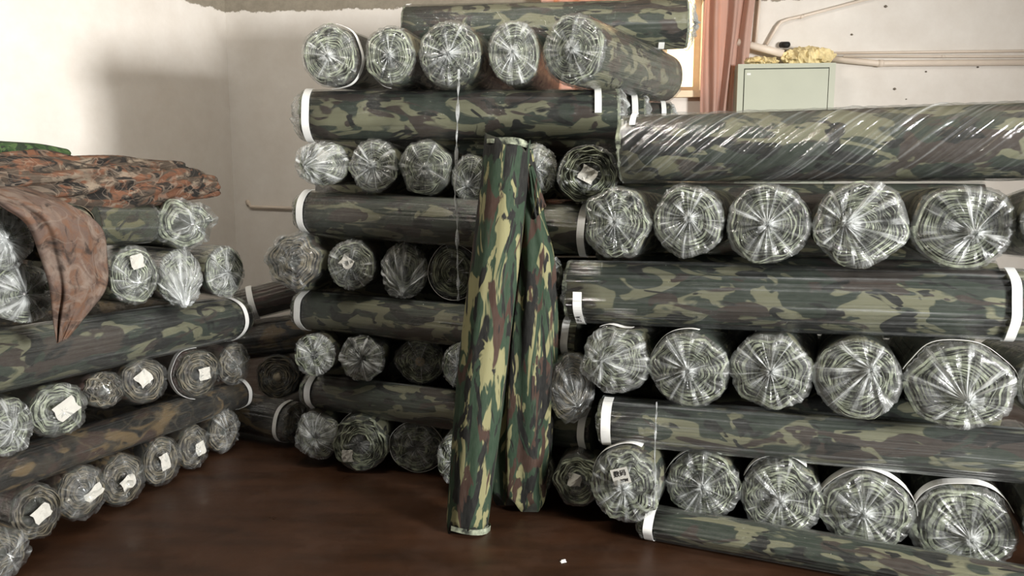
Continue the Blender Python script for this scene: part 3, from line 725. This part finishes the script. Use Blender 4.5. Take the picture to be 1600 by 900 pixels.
for lay, (a_, b_, ya, yb, r_) in {'fourth': (560, 922, 330, 328, .1), 'sixth': (560, 905, 470, 470, .094), 'eighth': (560, 935, 590, 590, .09)}.items():
    behind(('in the %s layer of the middle stack' % lay, .07, .9976), GM, a_, b_, ya, yb, lambda p: ym_long(p) + .05, r_, (.8,), ('hidden camouflage roll farther back',))

ORD = ('lowest', 'second', 'third', 'fourth', 'fifth', 'sixth')
for k in range(6): roll('%s crosswise roll from the floor, piled behind the middle stack' % ORD[k], Vector((-1.22, 4.97, .142 + .282 * k)), Vector((.95, 4.82, .142 + .282 * k)), .14, w0=.02, w1=.02, group=GM, end=None, spiral=False, nth=48)  # added pile, hidden by the stack; blocks the bright wall behind its gaps
for k in range(6): roll('%s crosswise roll from the floor, piled behind the right stack' % ORD[k], Vector((.50, 4.31, .132 + .262 * k)), Vector((2.25, 3.70, .132 + .262 * k)), .13, w0=.02, w1=.02, group=GR, end=None, spiral=False, nth=48)  # added filler pile, keeps the gaps of the right stack dark
for k in range(5): roll('%s lengthwise roll from the floor, piled along the shadowed wall' % ORD[k], Vector((-2.62, 2.70, .122 + .242 * k)), Vector((-2.12, 4.62, .122 + .242 * k)), .12, w0=.02, w1=.02, group='rolls in the stack along the shadowed wall', kind='leafdark', end=None, spiral=False, nth=48)  # added filler pile, stops the lit wall showing through the left stack

# ---- rolls in the gap by the corner
GC = 'dark rolls in the gap by the wall corner'
longroll('maroon brown roll with white band in the gap behind the two stacks', (372, 478), 4.05, (500, 446), 4.15, 0.085, kind='maroon', end='dome', group=GC, bands=((.065, 95, 265, .03),), spiral=False)
longroll('dark shadowed roll in the gap, under the maroon brown roll', (350, 540), 4.05, (500, 520), 4.15, 0.11, kind='leafdark', end='dome', group=GC, spiral=False)
ends([(428, 592, 34, 37, 'dark roll end with pale cardboard core in the gap by the corner', {'end': 'dome', 'ext': .012, 'milk': .3, 'turns': 7, 'core_plug': True, 'kind': 'leafdark'})], GC, (-.2, 1, 0), 1.0, lambda p: 3.9)
longroll('dark banded roll lying on the floor in the gap by the corner', (468, 655), 3.78, (330, 665), 4.1, 0.105, kind='leafdark', end='bag', milk=.4, ext=.03, group=GC, bands=((.03, -75, 100, .024),), turns=5)

# ---- left stack, running away along the wall
GL = 'rolls in the stack along the shadowed wall'
YL = lambda px: 2.25 / (0.25 + (800 - px) / FPX)
lb_ = (-0.80, 0.60, 0.0)
def left_long(label, pa, pb, r, dY=0.10, **kw):
    longroll(label, pb, YL(pb[0]) + dY, pa, YL(pa[0]) + dY, r, group=GL, **kw)
ends([
    (45, 802, 42, 46, 'dark open roll core with bright white label, lowest row, nearest the photographer', {'end': 'bag', 'ext': .03, 'milk': .35, 'core': .05, 'turns': 4, 'labels': ((0, 0, .062, .05, -28, .045),), 'kind': 'maroon'}),
    (122, 770, 41, 44, 'roll end in shiny crumpled film, second in the lowest row of the left stack', {'end': 'bag', 'ext': .05, 'milk': .8, 'kind': 'leafdark', 'labels': ((-.02, .0, .07, .04, -30, .058),)}),
    (202, 745, 37, 43, 'dark roll end with tilted label behind film, third in the lowest row', {'end': 'bag', 'ext': .045, 'milk': .55, 'kind': 'leafdark', 'labels': ((.0, .0, .06, .05, -25, .055),)}),
    (262, 722, 34, 40, 'roll end with upright narrow label, fourth in the lowest row', {'end': 'bag', 'ext': .045, 'milk': .5, 'kind': 'leafdark', 'labels': ((.01, .01, .04, .07, -12, .055),)}),
    (310, 694, 28, 36, 'small roll end with creased label, fifth in the lowest row', {'end': 'bag', 'ext': .045, 'milk': .6, 'kind': 'leafdark', 'labels': ((-.01, .0, .045, .06, -15, .055),)}),
    (358, 677, 29, 36, 'film-bagged roll end without label, last in the lowest row near the corner', {'end': 'bag', 'ext': .05, 'milk': .9, 'kind': 'leafdark'}),
    (18, 858, 40, 42, 'shiny film-bagged roll end at the floor, nearest the photographer', {'end': 'bag', 'ext': .06, 'milk': .8, 'kind': 'leafdark', 'Y': 2.42}),
], GL, lb_, .78, YL, turns=5, mscale=.42)
left_long('long brown leaf-print roll with white band, between two rows of labelled ends', (-60, 766), (372, 617), 0.074, kind='leafdark', end='dome', bands=((.012, -95, 95, .026),), spiral=False, seed=61)
ends([
    (12, 664, 38, 46, 'white milky film-covered roll end, middle row, at the picture edge', {'end': 'bag', 'ext': .05, 'milk': 1.7}),
    (92, 638, 43, 42, 'roll end with large torn white label, middle row of the left stack', {'end': 'bag', 'ext': .045, 'milk': .9, 'labels': ((-.01, .005, .08, .06, -28, .055),)}),
    (163, 606, 32, 28, 'small black film-wrapped roll end tucked in the middle row', {'end': 'bag', 'ext': .03, 'milk': .35, 'kind': 'maroon'}),
    (228, 590, 38, 37, 'brown roll end with square label, fourth in the middle row', {'end': 'bag', 'ext': .05, 'milk': .45, 'labels': ((.02, .01, .06, .055, -30, .055),), 'kind': 'leafdark'}),
    (312, 580, 38, 39, 'reddish roll end with white band and label in its core, middle row', {'end': 'bag', 'ext': .045, 'milk': .3, 'labels': ((-.005, .0, .055, .055, -3, .052),), 'kind': 'maroon', 'bands': ((.02, -85, 100, .028),), 'core': .035}),
    (366, 572, 28, 33, 'crinkled clear film end, last in the middle row near the corner', {'end': 'bag', 'ext': .05, 'milk': .7, 'kind': 'maroon'}),
], GL, lb_, .78, YL, turns=5, mscale=.42)
left_long('thick green camouflage roll with white band, running along the left stack', (-80, 585), (368, 500), 0.108, kind='woodland', end='dome', ext=.03, bands=((.05, -95, 95, .028),), wr=.004, seed=66, sleeve_milk=.03)
ends([
    (14, 376, 46, 50, 'upper of two white milky roll ends beside the hanging brown cloth', {'end': 'bag', 'ext': .04, 'milk': 1.6, 'turns': 9}),
    (26, 457, 48, 46, 'lower of two white milky roll ends beside the hanging brown cloth', {'end': 'bag', 'ext': .03, 'milk': 1.2, 'turns': 10}),
    (108, 362, 52, 50, 'camouflage roll end half covered by the hanging brown cloth', {'end': None, 'kind': 'leafdark', 'wrap': False, 'turns': 5}),
    (210, 427, 37, 47, 'dark ringed roll end with pale label near its top, on the thick green roll', {'end': 'bag', 'ext': .03, 'milk': .5, 'turns': 8, 'labels': ((.0, .055, .05, .055, -12, .045),), 'droop': (0, -.03)}),
    (283, 433, 37, 42, 'roll end in cloudy grey film trailing a tail, on the thick green roll', {'end': 'bag', 'ext': .06, 'milk': 1.3, 'droop': (.02, -.12), 'turns': 6, 'crumple': .016}),
    (352, 425, 34, 41, 'ringed pale green roll end, last on the thick green roll', {'end': 'bag', 'ext': .035, 'milk': .7, 'turns': 10}),
], GL, lb_, .78, YL)
left_long('dark camouflage roll lying in shadow above the labelled ringed roll', (120, 352), (225, 350), 0.09, dY=.16, kind='digital', end='dome', spiral=False)
ends([(290, 350, 48, 40, 'bundled camouflage roll in torn clear film with crumpled folded end', {'end': 'bag', 'ext': .09, 'milk': .4, 'kind': 'digital', 'lump': .06, 'crumple': .02, 'turns': 3, 'core': .05})], GL, lb_, .8, YL)

settle()
HAND = bpy.data.objects[[o.name for o in bpy.data.objects if o.get('label', '').startswith('dark roll end carrying')][0]]
# ------------------------------------------------------------------ loose cloth: lofted folded tubes
def loft(name, label, cat, pts, mat, seed, fold=0.12, nf=(3, 5, 8, 11), twist=0.0, n=96, sub=8, group=None, lay=None, capmat=None, radial=None):
    """pts: (centre, half width, half depth). Cross sections lie square to the centre line."""
    rng = np.random.default_rng(seed); f = sines(rng, nf, 1 / math.sqrt(len(nf))); f2 = sines(rng, (2, 4, 7), 0.5)
    C = []; m_ = len(pts)
    for i in range(m_ - 1):
        for k in range(sub):
            q = k / sub
            a, b = pts[i], pts[i + 1]; a0 = pts[max(0, i - 1)]; b1 = pts[min(m_ - 1, i + 2)]
            def cr(p0, p1, p2, p3): return 0.5 * ((2 * p1) + (p2 - p0) * q + (2 * p0 - 5 * p1 + 4 * p2 - p3) * q * q + (3 * p1 - p0 - 3 * p2 + p3) * q ** 3)
            C.append((cr(a0[0], a[0], b[0], b1[0]), cr(a0[1], a[1], b[1], b1[1]), cr(a0[2], a[2], b[2], b1[2])))
    C.append(pts[-1]); th = np.linspace(0, 2 * PI, n, endpoint=False)
    base = C[0][0]; V = []
    ax = (C[-1][0] - C[0][0]).normalized()
    ref = Vector((0, 1, 0)) if abs(ax.y) < 0.7 else Vector((0, 0, 1))
    side = ref.cross(ax).normalized(); dep = ax.cross(side)
    mw = Matrix((ax, side, dep)).transposed().to_4x4(); mw.translation = base; inv = mw.inverted()
    for i, (c, hw, hd) in enumerate(C):
        q = i / (len(C) - 1); k = 1 + fold * f(th, twist * q * 6) + fold * .5 * f2(th, q * 5)
        lc = inv @ c
        V.append(np.stack([np.full(n, lc.x) + 0.012 * f2(th, q * 3) * (1 if 0 < q < 1 else 1.6), lc.y + hw * k * np.cos(th), lc.z + hd * k * np.sin(th)], 1))
    root = empty(name, label, cat, mw, group)
    V = np.concatenate(V); F = grid_faces(len(C), n); F.append(tuple(range(n - 1, -1, -1))); F.append(tuple(range(len(V) - n, len(V))))
    mi = [0] * (len(F) - 2) + [1, 1]
    mesh_obj('cloth_body', V, F, mat, root, mats=[capmat or 'dark'], midx=mi)
    return root, inv

# leaning roll
def P(px, py, Y): return at(px, py, Y)
LEAN = [(P(731, 818, 2.785), .080, .08), (P(738, 745, 2.80), .085, .083), (P(748, 640, 2.825), .092, .088), (P(761, 520, 2.855), .092, .088), (P(776, 400, 2.885), .090, .087), (P(787, 300, 2.91), .088, .086), (P(793, 226, 2.93), .088, .085)]
rt, inv = loft('leaning_fabric_roll', 'unwrapped woodland camouflage roll standing on the floor, leaning against the middle stack', 'fabric roll', LEAN, 'woodland_bare', 5, fold=.028, sub=6)
def wound_ring(root, inv, c, d, r, turns, mat, seed):
    rng = np.random.default_rng(seed); V = []; F = []; ns = 48; n = int(turns * ns); j = sines(rng, (2, 3, 5, 7), .03)
    c = inv @ c; d = (inv.to_3x3() @ d).normalized(); u = d.orthogonal().normalized(); v = d.cross(u)
    for k in range(n + 1):
        t = k / ns; a = 2 * PI * t; s = r * (.45 + .52 * t / turns) * (1 + float(j(a, t * .5))); w_ = .004
        o_ = .006 + .012 * (math.sin(t * 2.1 + a * .0 + seed) ** 2) * (.6 + .4 * math.sin(a + t))
        for rr, hh in ((s - w_, -.01), (s - w_, o_), (s + w_, o_), (s + w_, -.01)): V.append(tuple(c + (u * math.cos(a) + v * math.sin(a)) * rr + d * hh))
    for k in range(n):
        b = 4 * k
        for q in range(3): F.append((b + q, b + q + 1, b + 5 + q, b + 4 + q))
    mesh_obj('wound_layers', V, F, mat, root, smooth=False)
axd = (LEAN[-1][0] - LEAN[0][0]).normalized()
wound_ring(rt, inv, LEAN[-1][0], axd, .088, 5, 'edge', 3)
wound_ring(rt, inv, LEAN[0][0] - axd * .004, -axd, .084, 5, 'edge', 4)

# loose cloth standing beside it
LOOSE = [(P(815, 782, 2.955), .10, .055), (P(818, 700, 2.94), .102, .06), (P(824, 600, 2.93), .10, .06), (P(831, 500, 2.935), .092, .06), (P(837, 410, 2.94), .072, .05), (P(834, 350, 2.95), .048, .045), (P(827, 290, 2.97), .036, .033), (P(824, 240, 2.98), .020, .02)]
rt, inv = loft('camouflage_cloth', 'loose woodland camouflage cloth hanging in folds behind the leaning roll', 'cloth', LOOSE, 'woodland_bare', 9, fold=.15, nf=(3, 5, 7, 9), twist=.2, sub=6)
# a turned-back corner of the cloth, pale reverse side showing
def ribbon(name, mat, parent, inv, L_, R_, thick=.003, bulge=None, seed=0, nu=14, amp=.01):
    """sheet of cloth spanned between two edge curves (lists of world points), rippled, with real thickness"""
    rng = np.random.default_rng(seed); f = sines(rng, (1, 2, 3, 4), 0.9)
    def cat(pts, m_):
        out = []; k = len(pts)
        for i in range(k - 1):
            for s in range(m_):
                q = s / m_; p0, p1, p2, p3 = pts[max(0, i - 1)], pts[i], pts[i + 1], pts[min(k - 1, i + 2)]
                out.append(0.5 * ((2 * p1) + (p2 - p0) * q + (2 * p0 - 5 * p1 + 4 * p2 - p3) * q * q + (3 * p1 - p0 - 3 * p2 + p3) * q ** 3))
        out.append(pts[-1]); return out
    A = cat(L_, 7); Bq = cat(R_, 7); V = []
    for i, (a, b) in enumerate(zip(A, Bq)):
        q = i / (len(A) - 1); nrm = Vector((0.25, -0.95, 0.1)).normalized()
        for j in range(nu):
            p = j / (nu - 1); c = a.lerp(b, p); wdt = (b - a).length
            c = c + nrm * ((bulge or 0) * math.sin(PI * p) * wdt + amp * float(f(p * 7.0, q * 2.6)) * min(1, q * 3 + .3))
            V.append(tuple(inv @ c) if inv else tuple(c))
    o = mesh_obj(name, V, grid_faces(len(A), nu, False), mat, parent)
    md = o.modifiers.new('thick', 'SOLIDIFY'); md.thickness = thick; md.offset = 0
    return o
ribbon('turned_corner', 'woodland_bare', rt, inv, [P(824, 262, 2.93), P(826, 295, 2.92), P(830, 325, 2.90), P(835, 343, 2.90)], [P(832, 258, 2.95), P(844, 290, 2.93), P(851, 316, 2.92), P(852, 322, 2.91)], bulge=.15, seed=3, amp=.004)

# brown leaf-print cloth hanging over the left stack
cl = ribbon('draped_cloth', 'leafpale', None, None,
     [P(-30, 300, 2.36), P(0, 322, 2.33), P(40, 350, 2.37), P(62, 400, 2.42), P(78, 450, 2.45), P(84, 500, 2.47), P(90, 536, 2.48)],
     [P(40, 292, 2.62), P(105, 318, 2.58), P(158, 355, 2.66), P(168, 405, 2.68), P(166, 450, 2.64), P(135, 492, 2.56), P(104, 530, 2.50)], bulge=.22, seed=11, nu=56, amp=.012, thick=.004)
tag(cl, 'brown leaf-print cloth hanging over the front of the left stack to a point', 'cloth')

# loose leaf-print bundles on top of the left stack
def bundle(label, pts, mat, seed, fold, group='loose cloth bundles on top of the left stack', tw=1.2):
    q = [(P(px, py, YL(px) + dy), r, r * .9) for px, py, dy, r in pts]
    return loft('cloth_bundle', label, 'cloth bundle', q[::-1], mat, seed, fold=fold, nf=(3, 4, 6, 9), twist=tw, group=group, sub=7, n=72)[0]
bundle('thick twisted brown leaf-print cloth bundle on top of the left stack', [(-60, 292, .16, .09), (0, 284, .17, .09), (90, 288, .17, .095), (170, 292, .17, .095), (240, 292, .16, .085), (300, 288, .15, .068), (328, 291, .15, .055)], 'leaf', 21, .17, tw=2.2)
bundle('thinner brown leaf-print cloth roll lying behind the thick twisted bundle', [(-40, 262, .36, .06), (60, 262, .38, .06), (140, 262, .4, .055), (220, 263, .42, .05), (282, 266, .42, .042)], 'leaf', 23, .14, tw=2.0)
bundle('green leaf-print cloth roll peeking over the brown bundles', [(-60, 238, .6, .06), (0, 241, .62, .058), (60, 243, .65, .056), (98, 247, .66, .048)], 'leafgreen', 25, .04, tw=.1)

# ------------------------------------------------------------------ hanging strips of film
def film_strip(label, pts, Y, wpx, seed):
    rng = np.random.default_rng(seed); V = []; n = len(pts) * 8
    P_ = [at(px, py, Y) for px, py in pts]; out = []
    for i in range(len(P_) - 1):
        for k in range(8): out.append(P_[i].lerp(P_[i + 1], k / 8))
    out.append(P_[-1])
    for i, p in enumerate(out):
        a = i * 0.55 + rng.normal(0, .15); w_ = wpx * Y / FPX / 2 * (0.7 + 0.5 * abs(math.sin(i * .37)))
        d = Vector((math.cos(a) * .8 + .2, math.sin(a), 0)) * w_
        for q in (-1, 0, 1): V.append(tuple(p + d * q + Vector((0, .002 * (q == 0), 0))))
    nv = len(V)
    o = mesh_obj('plastic_strip', V, grid_faces(len(out), 3, False), 'film', attrs={'milk': ('FLOAT', np.full(nv, .6)), 'fold': ('FLOAT_VECTOR', rng.normal(0, 1, (nv, 3)))})
    o.modifiers.new('thick', 'SOLIDIFY').thickness = 0.0015
    return tag(o, label, 'plastic strip', 'hanging strips of clear film')
film_strip('twisted clear film strip hanging from the topmost row down the middle stack', [(717, 108), (716, 150), (714, 200), (713, 250), (711, 308), (715, 340), (714, 385), (716, 440), (716, 470)], 3.17, 5.5, 1)
film_strip('thin clear film strip hanging down the front of the right stack', [(1026, 628), (1025, 660), (1023, 700), (1024, 750), (1022, 795)], 2.60, 3.5, 2)

# ------------------------------------------------------------------ handwriting
def text_mesh(name, body, size, mw, parent=None, shear=0.15):
    cu = bpy.data.curves.new(name, 'FONT'); cu.body = body; cu.size = size; cu.align_x = 'CENTER'; cu.align_y = 'CENTER'; cu.shear = shear
    cu.extrude = 0.0004; cu.offset = size * 0.012
    tmp = bpy.data.objects.new(name, cu); COL.objects.link(tmp)
    me = bpy.data.meshes.new_from_object(tmp.evaluated_get(bpy.context.evaluated_depsgraph_get()))
    bpy.data.objects.remove(tmp); me.materials.clear(); me.materials.append(M['ink'])
    o = bpy.data.objects.new(name, me); COL.objects.link(o)
    if parent: o.parent = parent
    o.matrix_local = mw; return o
# on the label of the dark end-on roll: local x points into the roll, y to photo left, z up
bpy.context.view_layer.update()
def end_matrix(x, y, z, tilt):
    # text x -> -y, text y -> z, text normal -> -x
    m = Matrix(((0, 0, -1), (-1, 0, 0), (0, 1, 0))).to_4x4() @ Matrix.Rotation(math.radians(tilt), 4, 'Z')
    m.translation = (x, y, z); return m
mbx = MB(); q = .060
lab = MB(); lab.box((-.032, -.029, -.0006), (.032, .029, .0006))
lo = lab.build('paper_label', 'label', HAND); lo.matrix_local = end_matrix(-.062, .010, .048, 20)
text_mesh('handwriting', '\u6570\u7801', .024, end_matrix(-.0635, .0135, .056, 20), HAND)
text_mesh('handwriting', '30M', .017, end_matrix(-.0635, -.004, .034, 20), HAND)

# pen marks on the paper band of the long roll
LR = [o for o in bpy.data.objects if o.get('label', '').startswith('long film-wrapped camouflage roll with marked')][0]
bb = [c for c in LR.children if c.name.startswith('paper_band')]
bco = np.array([v.co for v in min(bb, key=lambda c: min(v.co.x for v in c.data.vertices)).data.vertices])
for txt, deg in (('2Y', 238), ('A', 228)):
    th_ = math.radians(deg); an = (np.arctan2(bco[:, 2], bco[:, 1]) - th_ + PI) % (2 * PI) - PI
    rr = np.hypot(bco[:, 1], bco[:, 2])[np.abs(an) < .12].max() + .0012
    nrm = Vector((0, math.cos(th_), math.sin(th_))); tx = Vector((0, math.sin(th_), -math.cos(th_))); ty = nrm.cross(tx)
    mm_ = Matrix((tx, ty, nrm)).transposed().to_4x4(); mm_.translation = Vector((bco[:, 0].mean(), 0, 0)) + nrm * rr
    text_mesh('handwriting', txt, .022, mm_, LR)

# ------------------------------------------------------------------ cabinet on the wall, foam, pipes
c0, cz1 = on_back(1160, 98); c1 = on_back(1316, 98)[0]
CD = 0.24                                            # depth of the cabinet
# its front face stands off the wall, so place its edges from the front plane
def on_front(px, py, off):
    d = at(px, py, 1.0) - CAM; o_ = B0 - Vector((-BD.y, BD.x, 0)) * off
    t = (o_.x * d.y - o_.y * d.x) / (BD.y * d.x - BD.x * d.y); Y = o_.y + BD.y * t
    return t, at(px, py, Y).z
x0 = on_front(1152, 140, CD)[0]; x1 = on_front(1304, 140, CD)[0]; z1 = on_front(1230, 99, CD)[1]; z0 = z1 - 0.95
cab = empty('metal_cabinet', 'pale sage green metal cabinet fixed to the wall behind the right stack', 'cabinet', BM @ Matrix.Translation((x0, 0, z0)))
wd, ht = x1 - x0, z1 - z0
mb = MB(); mb.box((0, -CD, 0), (wd, -.002, .03)); mb.box((0, -CD, ht - .03), (wd, -.002, ht)); mb.box((0, -CD, .03), (.04, -.002, ht - .03)); mb.box((wd - .04, -CD, .03), (wd, -.002, ht - .03)); mb.box((.04, -.02, .03), (wd - .04, -.002, ht - .03))
mb.build('body', 'cabinet', cab)
MB().box((.0415, -CD + .006, .0315), (wd - .0415, -CD + .02, ht - .0315)).build('gap_liner', 'cabinet_gap', cab)
dr = MB().box((.046, -CD - .004, .036), (wd - .046, -CD + .005, ht - .038)).build('door', 'cabinet', cab)
MB().box((.06, -CD - .006, ht - .075), (.085, -CD - .003, ht - .062)).build('nameplate', 'paper', dr)
MB().tube([(wd - .09, -CD - .03, ht * .45), (wd - .09, -CD - .003, ht * .45)], .018, 14).build('handle', 'metalgrey', dr, True)

def foam(label, xa, xb, zb, h, seed, n=60):
    rng = np.random.default_rng(seed); V = []; nu, nv = 42, 22
    f1 = [rng.uniform(0, 6, 3) for _ in range(14)]; k1 = [rng.normal(0, 1, 3) * rng.uniform(3, 13) for _ in range(14)]
    for i in range(nu):
        for j in range(nv):
            a = PI * i / (nu - 1); b = 2 * PI * j / nv
            d = np.array([-math.cos(a), math.sin(a) * math.cos(b), math.sin(a) * math.sin(b)])
            n_ = sum(math.sin(float(k1[q] @ d) + f1[q][0]) for q in range(14)) / 14
            nn = 1 + .75 * abs(n_) * 1.6 - .2
            V.append(((xa + xb) / 2 + d[0] * (xb - xa) / 2 * (.9 + .15 * n_), -CD * .55 + d[1] * .09 * nn, max(zb + .001, zb + h * .42 + d[2] * h * .58 * nn)))
    o = mesh_obj('foam_lump', V, grid_faces(nu, nv), 'foam', smooth=False); o.matrix_world = BM
    return tag(o, label, 'foam', 'lumps of yellow foam on the cabinet')
foam('large torn yellow foam lump on top of the green cabinet', on_front(1222, 90, CD)[0], on_front(1316, 90, CD)[0], z1, .125, 3)
foam('small yellow foam lump on the cabinet beside the curtain', on_front(1160, 90, CD)[0], on_front(1226, 90, CD)[0], z1, .06, 8)

def bp(px, py, off=.05):
    t, z = on_front(px, py, off); return (t, -off, z)
def pipe(label, pts, r, mat='pvc', off=None, coll=(), name='wall_pipe', cat='pipe', group='pipes on the back wall'):
    root = empty(name, label, cat, BM, group)
    MB().tube(pts, r, 14).build('tube', mat, root, True)
    for p, q in coll: MB().tube([p, q], r * 1.16, 14).build('coupling', mat, root, True)
    return root
a = bp(1300, 92, .05); b = bp(1372, 99, .04); c = bp(1640, 97, .04)
pipe('thick cream pipe running from the cabinet along the wall', [a, b, c], .021, coll=((b, bp(1380, 99, .04)),))
pipe('upper thin cream pipe above the thick pipe on the wall', [bp(1300, 83, .03), bp(1640, 79, .03)], .009)
pipe('lower thin cream pipe resting along the thick pipe', [bp(1318, 88, .07), bp(1640, 88, .07)], .008, coll=((bp(1470, 88, .07), bp(1476, 88, .07)),))
a = bp(1152, 66, .10); b = bp(1224, 84, .14)
rp = pipe('short thick cream pipe pointing from the curtain to the foam', [a, b], .026)
MB().tube([b, (b[0] + .012, b[1] - .004, b[2] - .004)], .024, 14).build('open_end', 'black', rp, True)  # solid black plug painted in for the shade inside the open pipe
pipe('black cable stub poking out above the short thick pipe', [bp(1221, 70, .02), bp(1231, 70, .09)], .021, mat='black', name='cable_stub', cat='cable')
pipe('upright white conduit beside the curtain', [bp(1189, -20, .03), bp(1181, 66, .03)], .010)
pipe('bent cream conduit rising diagonally above the foam', [bp(1198, 70, .03), bp(1214, 42, .03), bp(1221, 34, .03), bp(1232, 30, .03), bp(1255, 25, .03), bp(1380, -8, .03)], .010,
     coll=((bp(1250, 27, .03), bp(1256, 25, .03)),))
pipe('thin grey pipe stub on the shadowed back wall by the corner', [bp(388, 316, .02), bp(392, 323, .025), bp(480, 326, .03)], .012, coll=((bp(386, 314, .005), bp(389, 320, .02)),))
for px, py, r, lb in ((1331, 54, .009, 'dark screw plug in the wall above the pipes'), (1447, 112, .007, 'small dark screw just under the thick pipe'), (1398, 139, .011, 'dark wall plug above the topmost long roll'),
                      (1416, 155, .005, 'tiny dark nail hole just above the topmost long roll'), (1384, 10, .012, 'rusty hook on the wall near the upper edge'), (1528, 105, .008, 'dark clip on the underside of the thick pipe')):
    r *= .72; p = bp(px, py, .004); mb = MB(); mb.tube([(p[0], .0, p[2]), (p[0], -.006, p[2]), (p[0] + r * .2, -.011, p[2])], [r, r * 1.1, r * .5], 10)
    mb.box((p[0] - r * 1.3, -.004, p[2] - r * .4), (p[0] + r * 1.5, 0, p[2] + r * .3))
    o = mb.build('wall_screw', 'metalgrey'); o.matrix_world = BM; tag(o, lb, 'screw', 'screws and plugs in the back wall')
# scrap of paper on the floor
pp = CAM + (at(880, 878, 1.0) - CAM) * (CAM.z / (CAM.z - at(880, 878, 1.0).z))
mb = MB(); mb.box((-.010, -.006, 0), (.010, .006, .002)); mb.box((-.004, .004, .0), (.012, .009, .004)); o = mb.build('paper_scrap', 'paper'); o.location = (pp.x, pp.y, 0.0); o.rotation_euler = (0, 0, .4)
tag(o, 'tiny white scrap of paper on the brown floor', 'paper scrap')
